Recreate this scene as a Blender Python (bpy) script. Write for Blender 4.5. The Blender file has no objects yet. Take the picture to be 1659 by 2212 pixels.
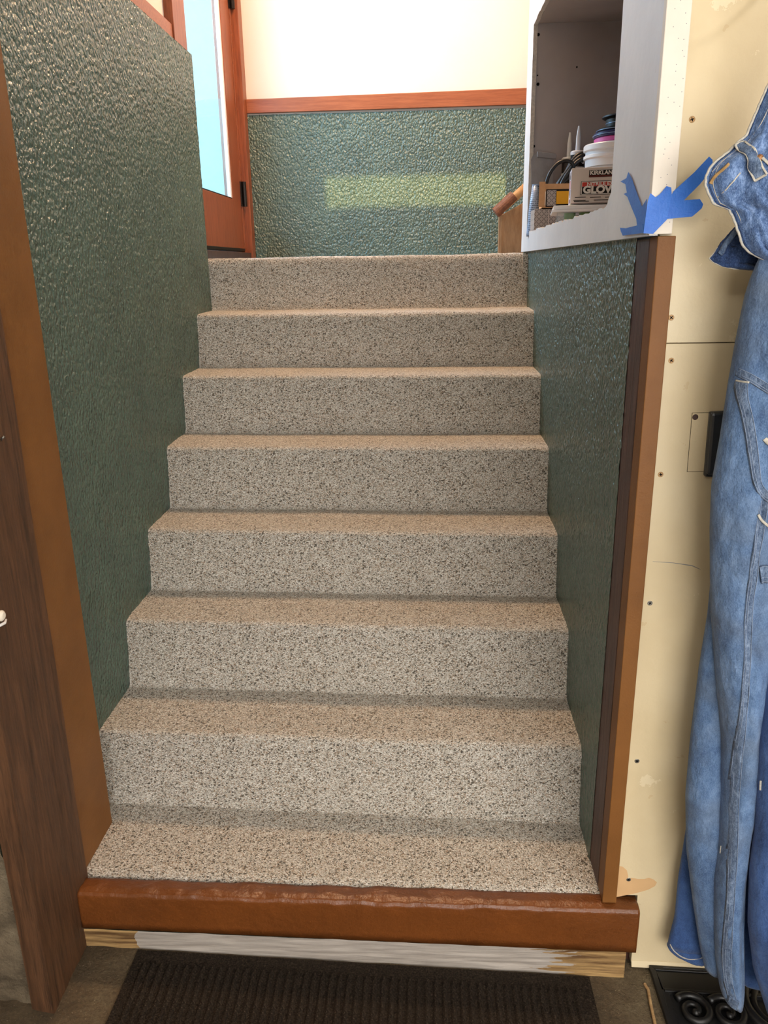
import bpy, bmesh, math, random
from mathutils import Vector, Matrix, noise
random.seed(7)
scene = bpy.context.scene
COL = scene.collection

# ------------------------------------------------------------------ camera
W, H, F = 1659.0, 2212.0, 1699.466
CAM = Vector((0.562, -1.762, 1.359))
PITCH, YAW, ROLL = math.radians(17.434), math.radians(3.281), math.radians(-0.957)
FW = Vector((-math.sin(YAW) * math.cos(PITCH), math.cos(YAW) * math.cos(PITCH), -math.sin(PITCH)))
r0 = Vector((math.cos(YAW), math.sin(YAW), 0)); u0 = r0.cross(FW)
RT = r0 * math.cos(ROLL) + u0 * math.sin(ROLL)
UP = u0 * math.cos(ROLL) - r0 * math.sin(ROLL)
cd = bpy.data.cameras.new('camera'); cam = bpy.data.objects.new('camera', cd); COL.objects.link(cam)
cd.sensor_fit = 'HORIZONTAL'; cd.sensor_width = 36; cd.lens = F * 36 / W
cd.clip_start = 0.02
cam.matrix_world = Matrix(((RT.x, UP.x, -FW.x, CAM.x), (RT.y, UP.y, -FW.y, CAM.y), (RT.z, UP.z, -FW.z, CAM.z), (0, 0, 0, 1)))
scene.camera = cam

# ------------------------------------------------------------------ light
scene.view_settings.view_transform = 'Standard'; scene.view_settings.look = 'None'
scene.view_settings.gamma = 1; scene.view_settings.use_curve_mapping = False
scene.view_settings.exposure = 0.82
scene.cycles.use_denoising = True
scene.cycles.sample_clamp_indirect = 6
scene.cycles.max_bounces = 5; scene.cycles.diffuse_bounces = 3; scene.cycles.glossy_bounces = 2; scene.cycles.transmission_bounces = 3; scene.cycles.transparent_max_bounces = 8
scene.cycles.use_adaptive_sampling = True; scene.cycles.adaptive_threshold = 0.05; scene.cycles.adaptive_min_samples = 12
wd = bpy.data.worlds.new('world'); scene.world = wd; wd.use_nodes = True
bg = wd.node_tree.nodes['Background']; bg.inputs[0].default_value = (0.46, 0.84, 0.98, 1); bg.inputs[1].default_value = 0.92

def light(name, kind, loc, rot, energy, color, size=None, size_y=None, angle=None, spread=None):
    d = bpy.data.lights.new(name, kind); d.energy = energy; d.color = color
    if kind == 'AREA':
        d.shape = 'RECTANGLE'; d.size = size; d.size_y = size_y or size
        if spread: d.spread = spread
    elif kind == 'SUN': d.angle = angle
    else: d.shadow_soft_size = size
    o = bpy.data.objects.new(name, d); COL.objects.link(o); o.location = loc; o.rotation_euler = rot
    return o
SUN_DIR = Vector((0.03, 1, -0.42)).normalized()
sun = light('sun', 'SUN', (0, -4, 6), SUN_DIR.to_track_quat('-Z', 'Y').to_euler(), 3.2, (1, .76, .28), angle=0.012)
light('garage_lamp_near', 'AREA', (2.05, -1.95, 2.40), (0, 0, 0), 13, (1, .96, .90), 0.30, 0.5)
light('garage_lamp_far', 'AREA', (0.1, -2.6, 2.40), (0, 0, 0), 10, (1, .98, .95), 1.2, 0.3)
light('garage_low_fill', 'AREA', (1.45, -3.5, 1.15), (math.radians(90), 0, 0), 48, (1, .98, .95), 2.0, 1.9)  # wide low lamp added behind the viewer
light('landing_lamp', 'AREA', (0.45, 1.75, 3.45), (0, 0, 0), 34, (1, .63, .36), 0.35, 0.35)
light('door_sky_boost', 'AREA', (-2.0, -1.0, 3.4), (0, math.radians(-90), 0), 780, (.44, .73, 1), 1.5, 13.0)  # added area lamp out of view, boosting sky light and sheen through the door

def ray(px, py): return FW * F + RT * (px - W / 2) - UP * (py - H / 2)
def at_x(px, py, X): d = ray(px, py); return CAM + d * ((X - CAM.x) / d.x)
def at_y(px, py, Y): d = ray(px, py); return CAM + d * ((Y - CAM.y) / d.y)
def at_z(px, py, Z): d = ray(px, py); return CAM + d * ((Z - CAM.z) / d.z)

# ------------------------------------------------------------------ materials
def lin(c):
    return tuple(((v / 255) / 12.92 if v / 255 <= .04045 else ((v / 255 + .055) / 1.055) ** 2.4) for v in c) + (1,)
class NT:
    def __init__(s, name):
        s.m = bpy.data.materials.new(name); s.m.use_nodes = True; s.t = s.m.node_tree
        s.b = s.t.nodes['Principled BSDF']; s._c = None
    def n(s, kind, **kw):
        x = s.t.nodes.new(kind)
        for k, v in kw.items():
            if k.startswith('i_'): x.inputs[k[2:].replace('_', ' ')].default_value = v
            else: setattr(x, k, v)
        return x
    def l(s, a, b): s.t.links.new(a, b)
    def co(s, scale=(1, 1, 1)):
        if s._c is None: s._c = s.n('ShaderNodeTexCoord')
        mp = s.n('ShaderNodeMapping'); mp.inputs['Scale'].default_value = scale
        s.l(s._c.outputs['Object'], mp.inputs['Vector']); return mp.outputs[0]
    def noise(s, sc, det=3, rough=.55, scale=(1, 1, 1), out='Fac'):
        x = s.n('ShaderNodeTexNoise'); x.inputs['Scale'].default_value = sc; x.inputs['Detail'].default_value = det; x.inputs['Roughness'].default_value = rough
        s.l(s.co(scale), x.inputs['Vector']); return x.outputs[out]
    def vor(s, sc, feature='F1', out='Distance', scale=(1, 1, 1), rnd=1):
        x = s.n('ShaderNodeTexVoronoi'); x.feature = feature; x.inputs['Scale'].default_value = sc; x.inputs['Randomness'].default_value = rnd
        s.l(s.co(scale), x.inputs['Vector']); return x.outputs[out]
    def ramp(s, fac, stops, interp='LINEAR'):
        x = s.n('ShaderNodeValToRGB'); x.color_ramp.interpolation = interp
        e = x.color_ramp.elements
        while len(e) < len(stops): e.new(.5)
        for k, (p, c) in enumerate(stops):
            e[k].position = p; e[k].color = c if len(c) == 4 else lin(c)
        s.l(fac, x.inputs[0]); return x.outputs[0]
    def mix(s, fac, a, b, mode='MIX'):
        x = s.n('ShaderNodeMix'); x.data_type = 'RGBA'; x.blend_type = mode
        if isinstance(fac, float): x.inputs[0].default_value = fac
        else: s.l(fac, x.inputs[0])
        for i, v in ((6, a), (7, b)):
            if isinstance(v, tuple): x.inputs[i].default_value = v if len(v) == 4 else lin(v)
            else: s.l(v, x.inputs[i])
        return x.outputs[2]
    def math(s, op, a, b=None, clamp=False):
        x = s.n('ShaderNodeMath'); x.operation = op; x.use_clamp = clamp
        for i, v in ((0, a), (1, b)):
            if v is None: continue
            if isinstance(v, (int, float)): x.inputs[i].default_value = v
            else: s.l(v, x.inputs[i])
        return x.outputs[0]
    def bump(s, h, dist, strength=1, prev=None):
        x = s.n('ShaderNodeBump'); x.inputs['Distance'].default_value = dist; x.inputs['Strength'].default_value = strength
        s.l(h, x.inputs['Height'])
        if prev is not None: s.l(prev, x.inputs['Normal'])
        s.l(x.outputs[0], s.b.inputs['Normal']); return x.outputs[0]
    def base(s, c):
        if isinstance(c, tuple): s.b.inputs['Base Color'].default_value = c if len(c) == 4 else lin(c)
        else: s.l(c, s.b.inputs['Base Color'])
    def rough(s, r, spec=None, metal=None):
        if isinstance(r, (int, float)): s.b.inputs['Roughness'].default_value = r
        else: s.l(r, s.b.inputs['Roughness'])
        if spec is not None: s.b.inputs['Specular IOR Level'].default_value = spec
        if metal is not None: s.b.inputs['Metallic'].default_value = metal

MATS = {}
def simple(name, c, r=.5, spec=.5, metal=0, var=.12, vs=30, bump=None):
    n = NT(name)
    L = lin(c)
    dk = tuple(v * (1 - var) for v in L[:3]) + (1,); lt = tuple(min(1, v * (1 + var)) for v in L[:3]) + (1,)
    n.base(n.ramp(n.noise(vs), [(.3, dk), (.7, lt)])); n.rough(r, spec, metal)
    if bump: n.bump(n.noise(bump[0], 4), bump[1])
    MATS[name] = n.m; return n.m

def m_green():
    n = NT('green_stucco_paint')
    n.base(n.ramp(n.noise(6, 4), [(.3, (74, 92, 82)), (.7, (84, 103, 91))]))
    v = n.n('ShaderNodeTexVoronoi'); v.feature = 'SMOOTH_F1'; v.inputs['Scale'].default_value = 105; v.inputs['Smoothness'].default_value = .6
    w = n.n('ShaderNodeVectorMath'); w.operation = 'MULTIPLY_ADD'
    nn = n.n('ShaderNodeTexNoise'); nn.inputs['Scale'].default_value = 60; n.l(n.co(), nn.inputs['Vector'])
    n.l(nn.outputs['Color'], w.inputs[0]); w.inputs[1].default_value = (.012, .012, .012); n.l(n.co((1, 1, .7)), w.inputs[2])
    sx = n.n('ShaderNodeSeparateXYZ'); n.l(w.outputs[0], sx.inputs[0]); cb = n.n('ShaderNodeCombineXYZ')
    n.l(n.math('ADD', sx.outputs[0], sx.outputs[1]), cb.inputs[0]); n.l(sx.outputs[2], cb.inputs[1])
    v.voronoi_dimensions = '2D'; n.l(cb.outputs[0], v.inputs['Vector'])
    h = n.math('SUBTRACT', n.math('MULTIPLY', n.noise(230, 2, .5, (1, 1, .7)), .5), v.outputs['Distance'])
    n.bump(h, .0075, .9); n.rough(.27, .75); MATS['green'] = n.m
m_green()
def m_pebble():
    n = NT('pebble_aggregate')
    sx = n.n('ShaderNodeSeparateXYZ'); n.l(n.co(), sx.inputs[0]); cb = n.n('ShaderNodeCombineXYZ')   # treads and risers unrolled into one sheet
    n.l(sx.outputs[0], cb.inputs[0]); n.l(n.math('ADD', sx.outputs[1], sx.outputs[2]), cb.inputs[1])
    def vo(sc, feat='F1'):
        q_ = n.n('ShaderNodeTexVoronoi'); q_.voronoi_dimensions = '2D'; q_.feature = feat; q_.inputs['Scale'].default_value = sc; n.l(cb.outputs[0], q_.inputs['Vector']); return q_
    x = vo(400)
    sep = n.n('ShaderNodeSeparateColor'); n.l(x.outputs['Color'], sep.inputs[0])
    c = n.ramp(sep.outputs[0], [(0, (44, 40, 36)), (.10, (84, 76, 66)), (.17, (142, 136, 125)), (.33, (184, 179, 168)), (.6, (207, 202, 192)), (.82, (226, 222, 213)), (.95, (246, 243, 237))])
    c = n.mix(n.math('MULTIPLY', n.math('GREATER_THAN', sep.outputs[1], .80), .5), c, (172, 136, 100))
    y = vo(110)
    s2 = n.n('ShaderNodeSeparateColor'); n.l(y.outputs['Color'], s2.inputs[0])
    big = n.math('MULTIPLY', n.math('GREATER_THAN', s2.outputs[0], .94), n.math('LESS_THAN', y.outputs['Distance'], .34))
    c = n.mix(n.math('MULTIPLY', big, .85), c, (58, 52, 46))
    gap = vo(400, 'DISTANCE_TO_EDGE').outputs['Distance']
    c = n.mix(n.math('MULTIPLY', n.math('LESS_THAN', gap, .05), .52), c, (62, 56, 48))
    c = n.mix(n.math('MULTIPLY', n.noise(3.5, 3), .22), c, (150, 138, 118))
    n.base(c); n.rough(.42, .4); n.bump(n.math('SUBTRACT', 1, x.outputs['Distance']), .0022, .8)
    MATS['pebble'] = n.m
m_pebble()
def m_wood(name, a, b, r=.45, grain=(9, 9, .8), sc=10, bumpd=.001, spec=.4, ring=.0):
    n = NT(name)
    g = n.noise(sc, 6, .6, grain); g2 = n.noise(sc * 5, 4, .6, grain)
    f = n.math('ADD', n.math('MULTIPLY', g, .7), n.math('MULTIPLY', g2, .3))
    n.base(n.ramp(f, [(.36, a), (.64, b)])); n.rough(r, spec); n.bump(f, bumpd); MATS[name] = n.m; return n
m_wood('door_wood', (114, 58, 34), (152, 84, 52), .38, (10, 10, .5), 12, .0004)
m_wood('door_wood_h', (132, 72, 44), (164, 96, 62), .4, (.5, 10, 10), 12, .0004)
m_wood('post_wood', (58, 38, 23), (98, 66, 42), .62, (9, 9, .7), 9, .003)
m_wood('rough_stud', (50, 31, 25), (90, 61, 51), .45, (9, 9, .7), 12, .003)
m_wood('bare_wood', (140, 104, 66), (190, 158, 112), .7, (.6, 8, 8), 9, .002)
m_wood('panel_wood', (140, 106, 74), (172, 136, 100), .6, (6, 6, 1), 8, .001)
m_wood('rail_wood', (86, 48, 28), (126, 78, 50), .55, (4, 4, 4), 18, .001)
m_wood('dowel_wood', (160, 122, 80), (184, 146, 102), .5, (4, 4, 1), 10, .0005)
def m_brown(name, c1, c2, bd, r, bs=22):
    n = NT(name)
    n.base(n.ramp(n.noise(9, 3), [(.3, c1), (.7, c2)]))
    n.bump(n.noise(bs, 5, .62), bd, 1, n.bump(n.noise(240, 2), .0004)); n.rough(r, .22 if r > .4 else .42); MATS[name] = n.m
m_brown('brown_paint', (112, 73, 35), (124, 82, 41), .0006, .48)
m_brown('brown_sill', (100, 56, 24), (112, 63, 27), .0035, .30, 34)
def m_ply():
    n = NT('cream_plywood_paint')
    c = n.ramp(n.noise(3.2, 5), [(.3, (204, 185, 147)), (.55, (215, 198, 162)), (.75, (222, 208, 175))])
    c = n.mix(n.math('MULTIPLY', n.math('GREATER_THAN', n.noise(14, 6, .7), .66), .35), c, (240, 228, 198))
    c = n.mix(n.math('MULTIPLY', n.math('GREATER_THAN', n.noise(26, 3, .6), .70), .30), c, (190, 158, 112))
    n.base(c); n.rough(.42, .4); n.bump(n.noise(60, 5), .0008); MATS['ply'] = n.m
m_ply()
def m_white():
    n = NT('white_drywall_paint')
    c = n.ramp(n.noise(5, 4), [(.3, (204, 205, 208)), (.7, (216, 217, 219))])
    c = n.mix(n.math('MULTIPLY', n.math('GREATER_THAN', n.noise(55, 4, .6, (1, 1, .4)), .74), .35), c, (150, 150, 154))
    n.base(c); n.rough(.5, .35); n.bump(n.noise(40, 4), .0008); MATS['white'] = n.m
m_white()
simple('bead_white', (222, 214, 202), .5, .3, var=.06, vs=14)
simple('cream_wall', (222, 213, 202), .6, .3, var=.03, vs=3)
simple('ceiling_white', (235, 228, 215), .7, .2, var=.02)
simple('niche_grey', (168, 158, 154), .6, .3, var=.05, vs=8)
simple('raw_gypsum', (196, 188, 178), .8, .2, var=.15, vs=120, bump=(200, .002))
simple('black_hole', (14, 12, 11), .8, .1)
simple('dark_metal', (40, 34, 32), .4, .5, .6)
simple('steel', (150, 146, 138), .35, .5, .9)
simple('brass_screw', (172, 136, 92), .45, .4, .25)
simple('copper', (118, 84, 54), .35, .5, .8)
simple('white_plastic', (232, 232, 234), .35, .5, var=.02)
simple('ivory_plastic', (226, 216, 200), .4, .5, var=.03)
simple('black_rubber', (20, 19, 19), .42, .5, var=.2)
simple('dark_grey_plastic', (52, 54, 58), .3, .5, var=.1)
simple('navy', (34, 34, 84), .35, .5); simple('pink', (214, 92, 160), .4, .5)
simple('carton_white', (218, 206, 196), .6, .3, var=.02); simple('carton_side', (214, 216, 232), .6, .3, var=.03)
simple('print_black', (32, 27, 26), .6, .2); simple('print_red', (196, 66, 56), .6, .2); simple('print_white', (236, 230, 222), .6, .2, var=.01)
simple('print_maroon', (104, 46, 38), .6, .2)
simple('cardboard', (198, 152, 108), .8, .2, var=.08, vs=60); simple('yellow', (228, 166, 30), .55, .3, var=.03)
simple('grey_sheet', (140, 138, 140), .5, .4); simple('silver_blue', (150, 172, 204), .28, .6, .35, var=.05)
simple('green_pack', (112, 168, 44), .35, .5, var=.25, vs=40); simple('stitch', (178, 174, 164), .9, .1, var=.2, vs=200)
simple('tan_patch', (208, 170, 124), .75, .2, var=.05, vs=15); simple('leather', (166, 134, 88), .7, .2, var=.3, vs=60)
simple('grey_trim_edge', (96, 70, 58), .4, .4)
def m_tape():
    n = NT('blue_painters_tape'); n.base(n.ramp(n.noise(20, 3), [(.3, (36, 98, 196)), (.7, (52, 120, 216))]))
    n.bump(n.noise(180, 3), .0008); n.rough(.45, .4); n.b.inputs['Alpha'].default_value = 1; MATS['tape'] = n.m
m_tape()
def m_plate():   # diamond-plate print: crossed short dashes
    n = NT('diamond_plate_print')
    n.co(); sp = n.n('ShaderNodeSeparateXYZ'); n.l(n._c.outputs['Object'], sp.inputs[0])
    u, v = n.math('DIVIDE', sp.outputs[0], .0085), n.math('DIVIDE', sp.outputs[2], .0085)
    par = n.math('MODULO', n.math('ABSOLUTE', n.math('ADD', n.math('FLOOR', u), n.math('FLOOR', v))), 2)
    fu, fv = n.math('SUBTRACT', n.math('FRACT', u), .5), n.math('SUBTRACT', n.math('FRACT', v), .5)
    d1, d2 = n.math('ABSOLUTE', n.math('ADD', fu, fv)), n.math('ABSOLUTE', n.math('SUBTRACT', fu, fv))
    m1 = n.math('MULTIPLY', n.math('LESS_THAN', d1, .13), n.math('LESS_THAN', d2, .8)); m2 = n.math('MULTIPLY', n.math('LESS_THAN', d2, .13), n.math('LESS_THAN', d1, .8))
    d = n.math('ADD', n.math('MULTIPLY', m1, par), n.math('MULTIPLY', m2, n.math('SUBTRACT', 1, par)))
    n.base(n.mix(d, (168, 158, 152), (74, 68, 66))); n.rough(.5, .4); MATS['plate'] = n.m
m_plate()
def m_lines(name, base, ink, sc):
    n = NT(name)
    x = n.n('ShaderNodeTexWave'); x.bands_direction = 'Z'; x.inputs['Scale'].default_value = sc; n.l(n.co(), x.inputs['Vector'])
    k = n.math('MULTIPLY', n.math('GREATER_THAN', x.outputs['Fac'], .62), n.math('GREATER_THAN', n.noise(60, 3, .6, (3, 3, 1)), .45))
    n.base(n.mix(k, base, ink)); n.rough(.35, .5); MATS[name] = n.m
m_lines('bucket_print', (226, 226, 230), (70, 70, 74), 40)
m_lines('tube_print', (158, 180, 212), (74, 92, 120), 45)
def m_denim(name, dark, light, dirt=None, fs=4, mott=.5, pale=34):
    n = NT(name)
    f = n.math('ADD', n.math('MULTIPLY', n.noise(fs, 4, .6), 1 - mott), n.math('MULTIPLY', n.noise(fs * 8, 5, .72, (1, 1, .55)), mott))
    pl = tuple(min(255, v + pale) for v in light)
    c = n.ramp(f, [(.36, dark), (.52, light), (.66, pl)])
    tw = n.noise(900, 2, .6, (1, 1, .35))
    c = n.mix(n.math('MULTIPLY', n.math('GREATER_THAN', tw, .55), .28), c, pl)
    c = n.mix(n.math('MULTIPLY', n.math('LESS_THAN', tw, .42), .30), c, dark)
    if dirt:
        c = n.mix(n.math('MULTIPLY', n.ramp(n.noise(5.5, 3), [(.5, (0, 0, 0)), (.7, (255, 255, 255))]), .6), c, dirt)
    n.base(c); n.rough(.85, .15); n.b.inputs['Sheen Weight'].default_value = .12
    n.bump(n.noise(500, 2), .0008, .7, n.bump(n.noise(22, 4, .6, (1, 1, .6)), .012, .8)); MATS[name] = n.m
m_denim('denim_faded', (56, 79, 116), (90, 117, 154), (88, 92, 96), 5, .5, 34)
simple('thread', (128, 142, 164), .9, .1, var=.3, vs=300)
m_denim('denim_top', (38, 58, 96), (84, 110, 152), None, 14, .55, 64)
m_denim('denim_dark', (24, 36, 62), (46, 66, 104), None, 10, .5, 40)
m_denim('denim_blue', (38, 62, 108), (60, 88, 138), None, 6, .4, 20)
m_denim('denim_seam', (52, 70, 100), (92, 110, 136), None, 30, .6, 44)
def m_floor():
    n = NT('worn_concrete')
    c = n.ramp(n.noise(5, 6, .62), [(.3, (62, 51, 37)), (.5, (92, 78, 58)), (.7, (116, 103, 80))])
    c = n.mix(n.math('MULTIPLY', n.ramp(n.noise(140, 5, .75), [(.42, (0, 0, 0)), (.62, (255, 255, 255))]), .45), c, (52, 44, 34))
    c = n.mix(n.math('MULTIPLY', n.math('GREATER_THAN', n.noise(220, 3, .7), .66), .5), c, (164, 150, 124))
    n.base(c); n.rough(.75, .25); n.bump(n.noise(45, 6, .7), .008); MATS['floor'] = n.m
    n = NT('rough_stone')
    c = n.ramp(n.noise(9, 6, .62), [(.3, (74, 64, 51)), (.55, (110, 98, 80)), (.75, (132, 120, 100))])
    n.base(c); n.rough(.85, .2); n.bump(n.noise(22, 6, .65), .015); MATS['stone'] = n.m
    n = NT('ribbed_mat_pile')
    n.base(n.ramp(n.noise(260, 3, .7), [(.35, (28, 23, 19)), (.6, (54, 46, 38)), (.8, (96, 84, 70))])); n.rough(.95, .08); n.bump(n.noise(380, 3), .004); MATS['mat'] = n.m
    n = NT('grey_painted_board')
    g = n.noise(10, 6, .6, (.5, 8, 8)); sp = n.n('ShaderNodeSeparateXYZ'); n.l(n._c.outputs['Object'], sp.inputs[0])
    xx = n.math('ADD', sp.outputs[0], n.math('MULTIPLY', n.math('SUBTRACT', n.noise(30, 3), .5), .06))
    bare = n.math('MAXIMUM', n.math('LESS_THAN', xx, -.50), n.math('GREATER_THAN', n.math('ADD', xx, n.math('MULTIPLY', n.math('SUBTRACT', n.noise(14, 4, .6, (.5, 8, 8)), .5), .35)), .47))
    wood = n.ramp(g, [(.38, (92, 66, 40)), (.62, (176, 144, 96))]); grey = n.ramp(g, [(.35, (146, 138, 130)), (.65, (176, 168, 160))])
    n.base(n.mix(bare, grey, wood)); n.rough(.65, .3); n.bump(g, .003); MATS['greyboard'] = n.m
m_floor()
def m_pane():
    def clear(name, tint, gloss, key):
        n = NT(name); tr = n.n('ShaderNodeBsdfTransparent'); tr.inputs[0].default_value = tint
        mx = n.n('ShaderNodeMixShader'); mx.inputs[0].default_value = gloss
        n.base((225, 240, 246)); n.rough(.08, .5)
        n.l(tr.outputs[0], mx.inputs[1]); n.l(n.b.outputs[0], mx.inputs[2]); n.l(mx.outputs[0], n.t.nodes['Material Output'].inputs[0]); MATS[key] = n.m
    clear('door_pane_glass', (.95, .98, 1, 1), .06, 'pane'); clear('pane_outside_tint', (.90, .97, 1, 1), .10, 'pane2'); clear('window_glass', (.97, .98, .98, 1), .04, 'glass')
    n = NT('lamp_diffuser'); n.base((240, 238, 230)); n.b.inputs['Emission Color'].default_value = (1, .95, .86, 1); n.b.inputs['Emission Strength'].default_value = 2; MATS['lampface'] = n.m
    clear('clear_plastic', (.96, .97, .97, 1), .07, 'clear')
    pass
m_pane()

# ------------------------------------------------------------------ mesh builder
class MB:
    def __init__(s): s.v = []; s.f = []; s.mi = []
    def add(s, vs, fs, mi=0):
        k = len(s.v); s.v += [Vector(v) for v in vs]
        for f in fs: s.f.append([i + k for i in f]); s.mi.append(mi)
        return s
    def box(s, a, b, mi=0):
        (x0, y0, z0), (x1, y1, z1) = a, b
        return s.add([(x0, y0, z0), (x1, y0, z0), (x1, y1, z0), (x0, y1, z0), (x0, y0, z1), (x1, y0, z1), (x1, y1, z1), (x0, y1, z1)],
                     [(0, 3, 2, 1), (4, 5, 6, 7), (0, 1, 5, 4), (1, 2, 6, 5), (2, 3, 7, 6), (3, 0, 4, 7)], mi)
    def grid(s, nu, nv, fn, mi=0, closed_u=False):
        vs = [fn(i / (nu if closed_u else nu - 1), j / (nv - 1)) for j in range(nv) for i in range(nu)]
        fs = []
        for j in range(nv - 1):
            for i in range(nu if closed_u else nu - 1):
                i2 = (i + 1) % nu
                fs.append((j * nu + i, j * nu + i2, (j + 1) * nu + i2, (j + 1) * nu + i))
        return s.add(vs, fs, mi)
    def prism(s, poly, d, mi=0):
        n = len(poly); d = Vector(d); p = [Vector(q) for q in poly]
        return s.add(p + [q + d for q in p], [list(range(n))[::-1], list(range(n, 2 * n))] + [(i, (i + 1) % n, n + (i + 1) % n, n + i) for i in range(n)], mi)
    def tube(s, pts, rad, n=8, mi=0, flat=None):
        pts = [Vector(p) for p in pts]; vs = []; fs = []
        R_ = rad if isinstance(rad, (list, tuple)) else [rad] * len(pts)
        prev = None
        for i, p in enumerate(pts):
            t = (pts[min(i + 1, len(pts) - 1)] - pts[max(i - 1, 0)]).normalized()
            a = flat if flat is not None else Vector((0, 1, 0))
            if abs(t.dot(a)) > .95: a = Vector((1, 0, 0))
            if prev is not None and flat is None: a = prev
            n2 = (a - t * a.dot(t)).normalized(); n1 = t.cross(n2); prev = n2
            for k in range(n):
                q = 2 * math.pi * k / n
                fl = .3 if flat is not None else 1
                vs.append(p + n1 * (math.cos(q) * R_[i]) + n2 * (math.sin(q) * R_[i] * fl))
        for i in range(len(pts) - 1):
            for k in range(n): fs.append((i * n + k, i * n + (k + 1) % n, (i + 1) * n + (k + 1) % n, (i + 1) * n + k))
        fs.append(list(range(n))[::-1]); fs.append([len(pts) * n - n + k for k in range(n)])
        return s.add(vs, fs, mi)
    def lathe(s, c, prof, n=28, mi=0, axis=Vector((0, 0, 1))):
        c = Vector(c); q = Vector((0, 0, 1)).rotation_difference(axis); vs = []; fs = []
        for (r, z) in prof:
            for k in range(n): a = 2 * math.pi * k / n; vs.append(c + q @ Vector((r * math.cos(a), r * math.sin(a), z)))
        m = len(prof)
        for i in range(m - 1):
            for k in range(n): fs.append((i * n + k, i * n + (k + 1) % n, (i + 1) * n + (k + 1) % n, (i + 1) * n + k))
        fs.append(list(range(n))[::-1]); fs.append([(m - 1) * n + k for k in range(n)])
        return s.add(vs, fs, mi)
    def build(s, name, mats, parent=None, smooth=False, bevel=0, origin=None, solid=0):
        xs = [v.x for v in s.v]; ys = [v.y for v in s.v]; zs = [v.z for v in s.v]
        o = Vector(origin) if origin is not None else Vector(((min(xs) + max(xs)) / 2, (min(ys) + max(ys)) / 2, min(zs)))
        me = bpy.data.meshes.new(name); me.from_pydata([v - o for v in s.v], [], s.f)
        for m in (mats if isinstance(mats, (list, tuple)) else [mats]): me.materials.append(MATS[m])
        for p, i in zip(me.polygons, s.mi): p.material_index = i; p.use_smooth = bool(smooth)
        bm = bmesh.new(); bm.from_mesh(me); bmesh.ops.recalc_face_normals(bm, faces=bm.faces); bm.to_mesh(me); bm.free()
        if smooth == 'sharp': me.set_sharp_from_angle(angle=math.radians(32))
        ob = bpy.data.objects.new(name, me); COL.objects.link(ob)
        WL[ob] = o
        if parent is not None: ob.parent = parent; ob.location = o - WL[parent]
        else: ob.location = o
        if solid: md = ob.modifiers.new('thick', 'SOLIDIFY'); md.thickness = solid; md.offset = 0
        if bevel:
            md = ob.modifiers.new('bevel', 'BEVEL'); md.width = bevel; md.segments = 2; md.limit_method = 'ANGLE'; md.angle_limit = .6
        return ob
WL = {}
def empty(name, loc):
    o = bpy.data.objects.new(name, None); COL.objects.link(o); o.location = loc; o.empty_display_size = .05; WL[o] = Vector(loc); return o
def tag(o, label=None, cat=None, group=None, kind=None):
    if label: o['label'] = label
    if cat: o['category'] = cat
    if group: o['group'] = group
    if kind: o['kind'] = kind
    return o
def S(o, label=None): return tag(o, label, kind='structure')
def nz(p, s): return noise.noise(Vector(p) * s)
def text(body, size, loc, mat, parent, xdir=Vector((1, 0, 0)), updir=Vector((0, 0, 1)), bold=.0, width=None, name='lettering'):
    cu = bpy.data.curves.new(name, 'FONT'); cu.body = body; cu.size = size; cu.offset = bold; cu.extrude = .0003
    t = bpy.data.objects.new(name, cu); COL.objects.link(t); bpy.context.view_layer.update()
    me = bpy.data.meshes.new_from_object(t.evaluated_get(bpy.context.evaluated_depsgraph_get()))
    bpy.data.objects.remove(t); bpy.data.curves.remove(cu)
    xs = [v.co.x for v in me.vertices]; k = (width / (max(xs) - min(xs))) if width else 1
    nd = xdir.cross(updir)
    for v in me.vertices:
        c = v.co.copy(); v.co = xdir * (c.x * k) + updir * c.y + nd * c.z
    me.materials.clear(); me.materials.append(MATS[mat])
    o = bpy.data.objects.new(name, me); COL.objects.link(o); WL[o] = Vector(loc); o.parent = parent; o.location = Vector(loc) - WL[parent]
    return o

# ------------------------------------------------------------------ structure
XL, XR = -0.301, 0.949
SK = -0.039
YN = [0.0, .255, .503, .752, .993, 1.237, 1.484]
ZN = [.200, .398, .589, .794, .995, 1.192, 1.394]
def skew(x): return SK * (x - XL) / (XR - XL)
def zf(x): return -.160 - .036 * (x + .1)

# floor (slopes a little to the right), ceilings, garage shell
b = MB(); b.grid(80, 60, lambda u, v: (-1.6 + 4.2 * u, -3.6 + 3.4 * v, zf(-1.6 + 4.2 * u) + .003 * nz((u * 4.2, v * 3.4, 0), 9)))
fl = S(b.build('floor', 'floor', smooth=True), 'worn brown concrete garage floor')
S(MB().box((-1.6, -3.6, 2.5), (2.6, -.30, 2.6)).build('ceiling', 'ceiling_white'), 'white garage ceiling')
S(MB().box((-1.7, -3.7, -.4), (2.7, -3.6, 2.6)).build('wall_rear', 'cream_wall'))
S(MB().box((-1.7, -3.6, -.4), (-1.6, -.3, 2.6)).build('wall_garage_left', 'cream_wall'))
S(MB().box((2.6, -3.6, -.4), (2.7, -.3, 2.6)).build('wall_garage_right', 'cream_wall'))
S(MB().box((-1.0, -.4, 3.7), (2.4, 3.0, 3.8)).build('ceiling_stairwell', 'ceiling_white'))
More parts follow.
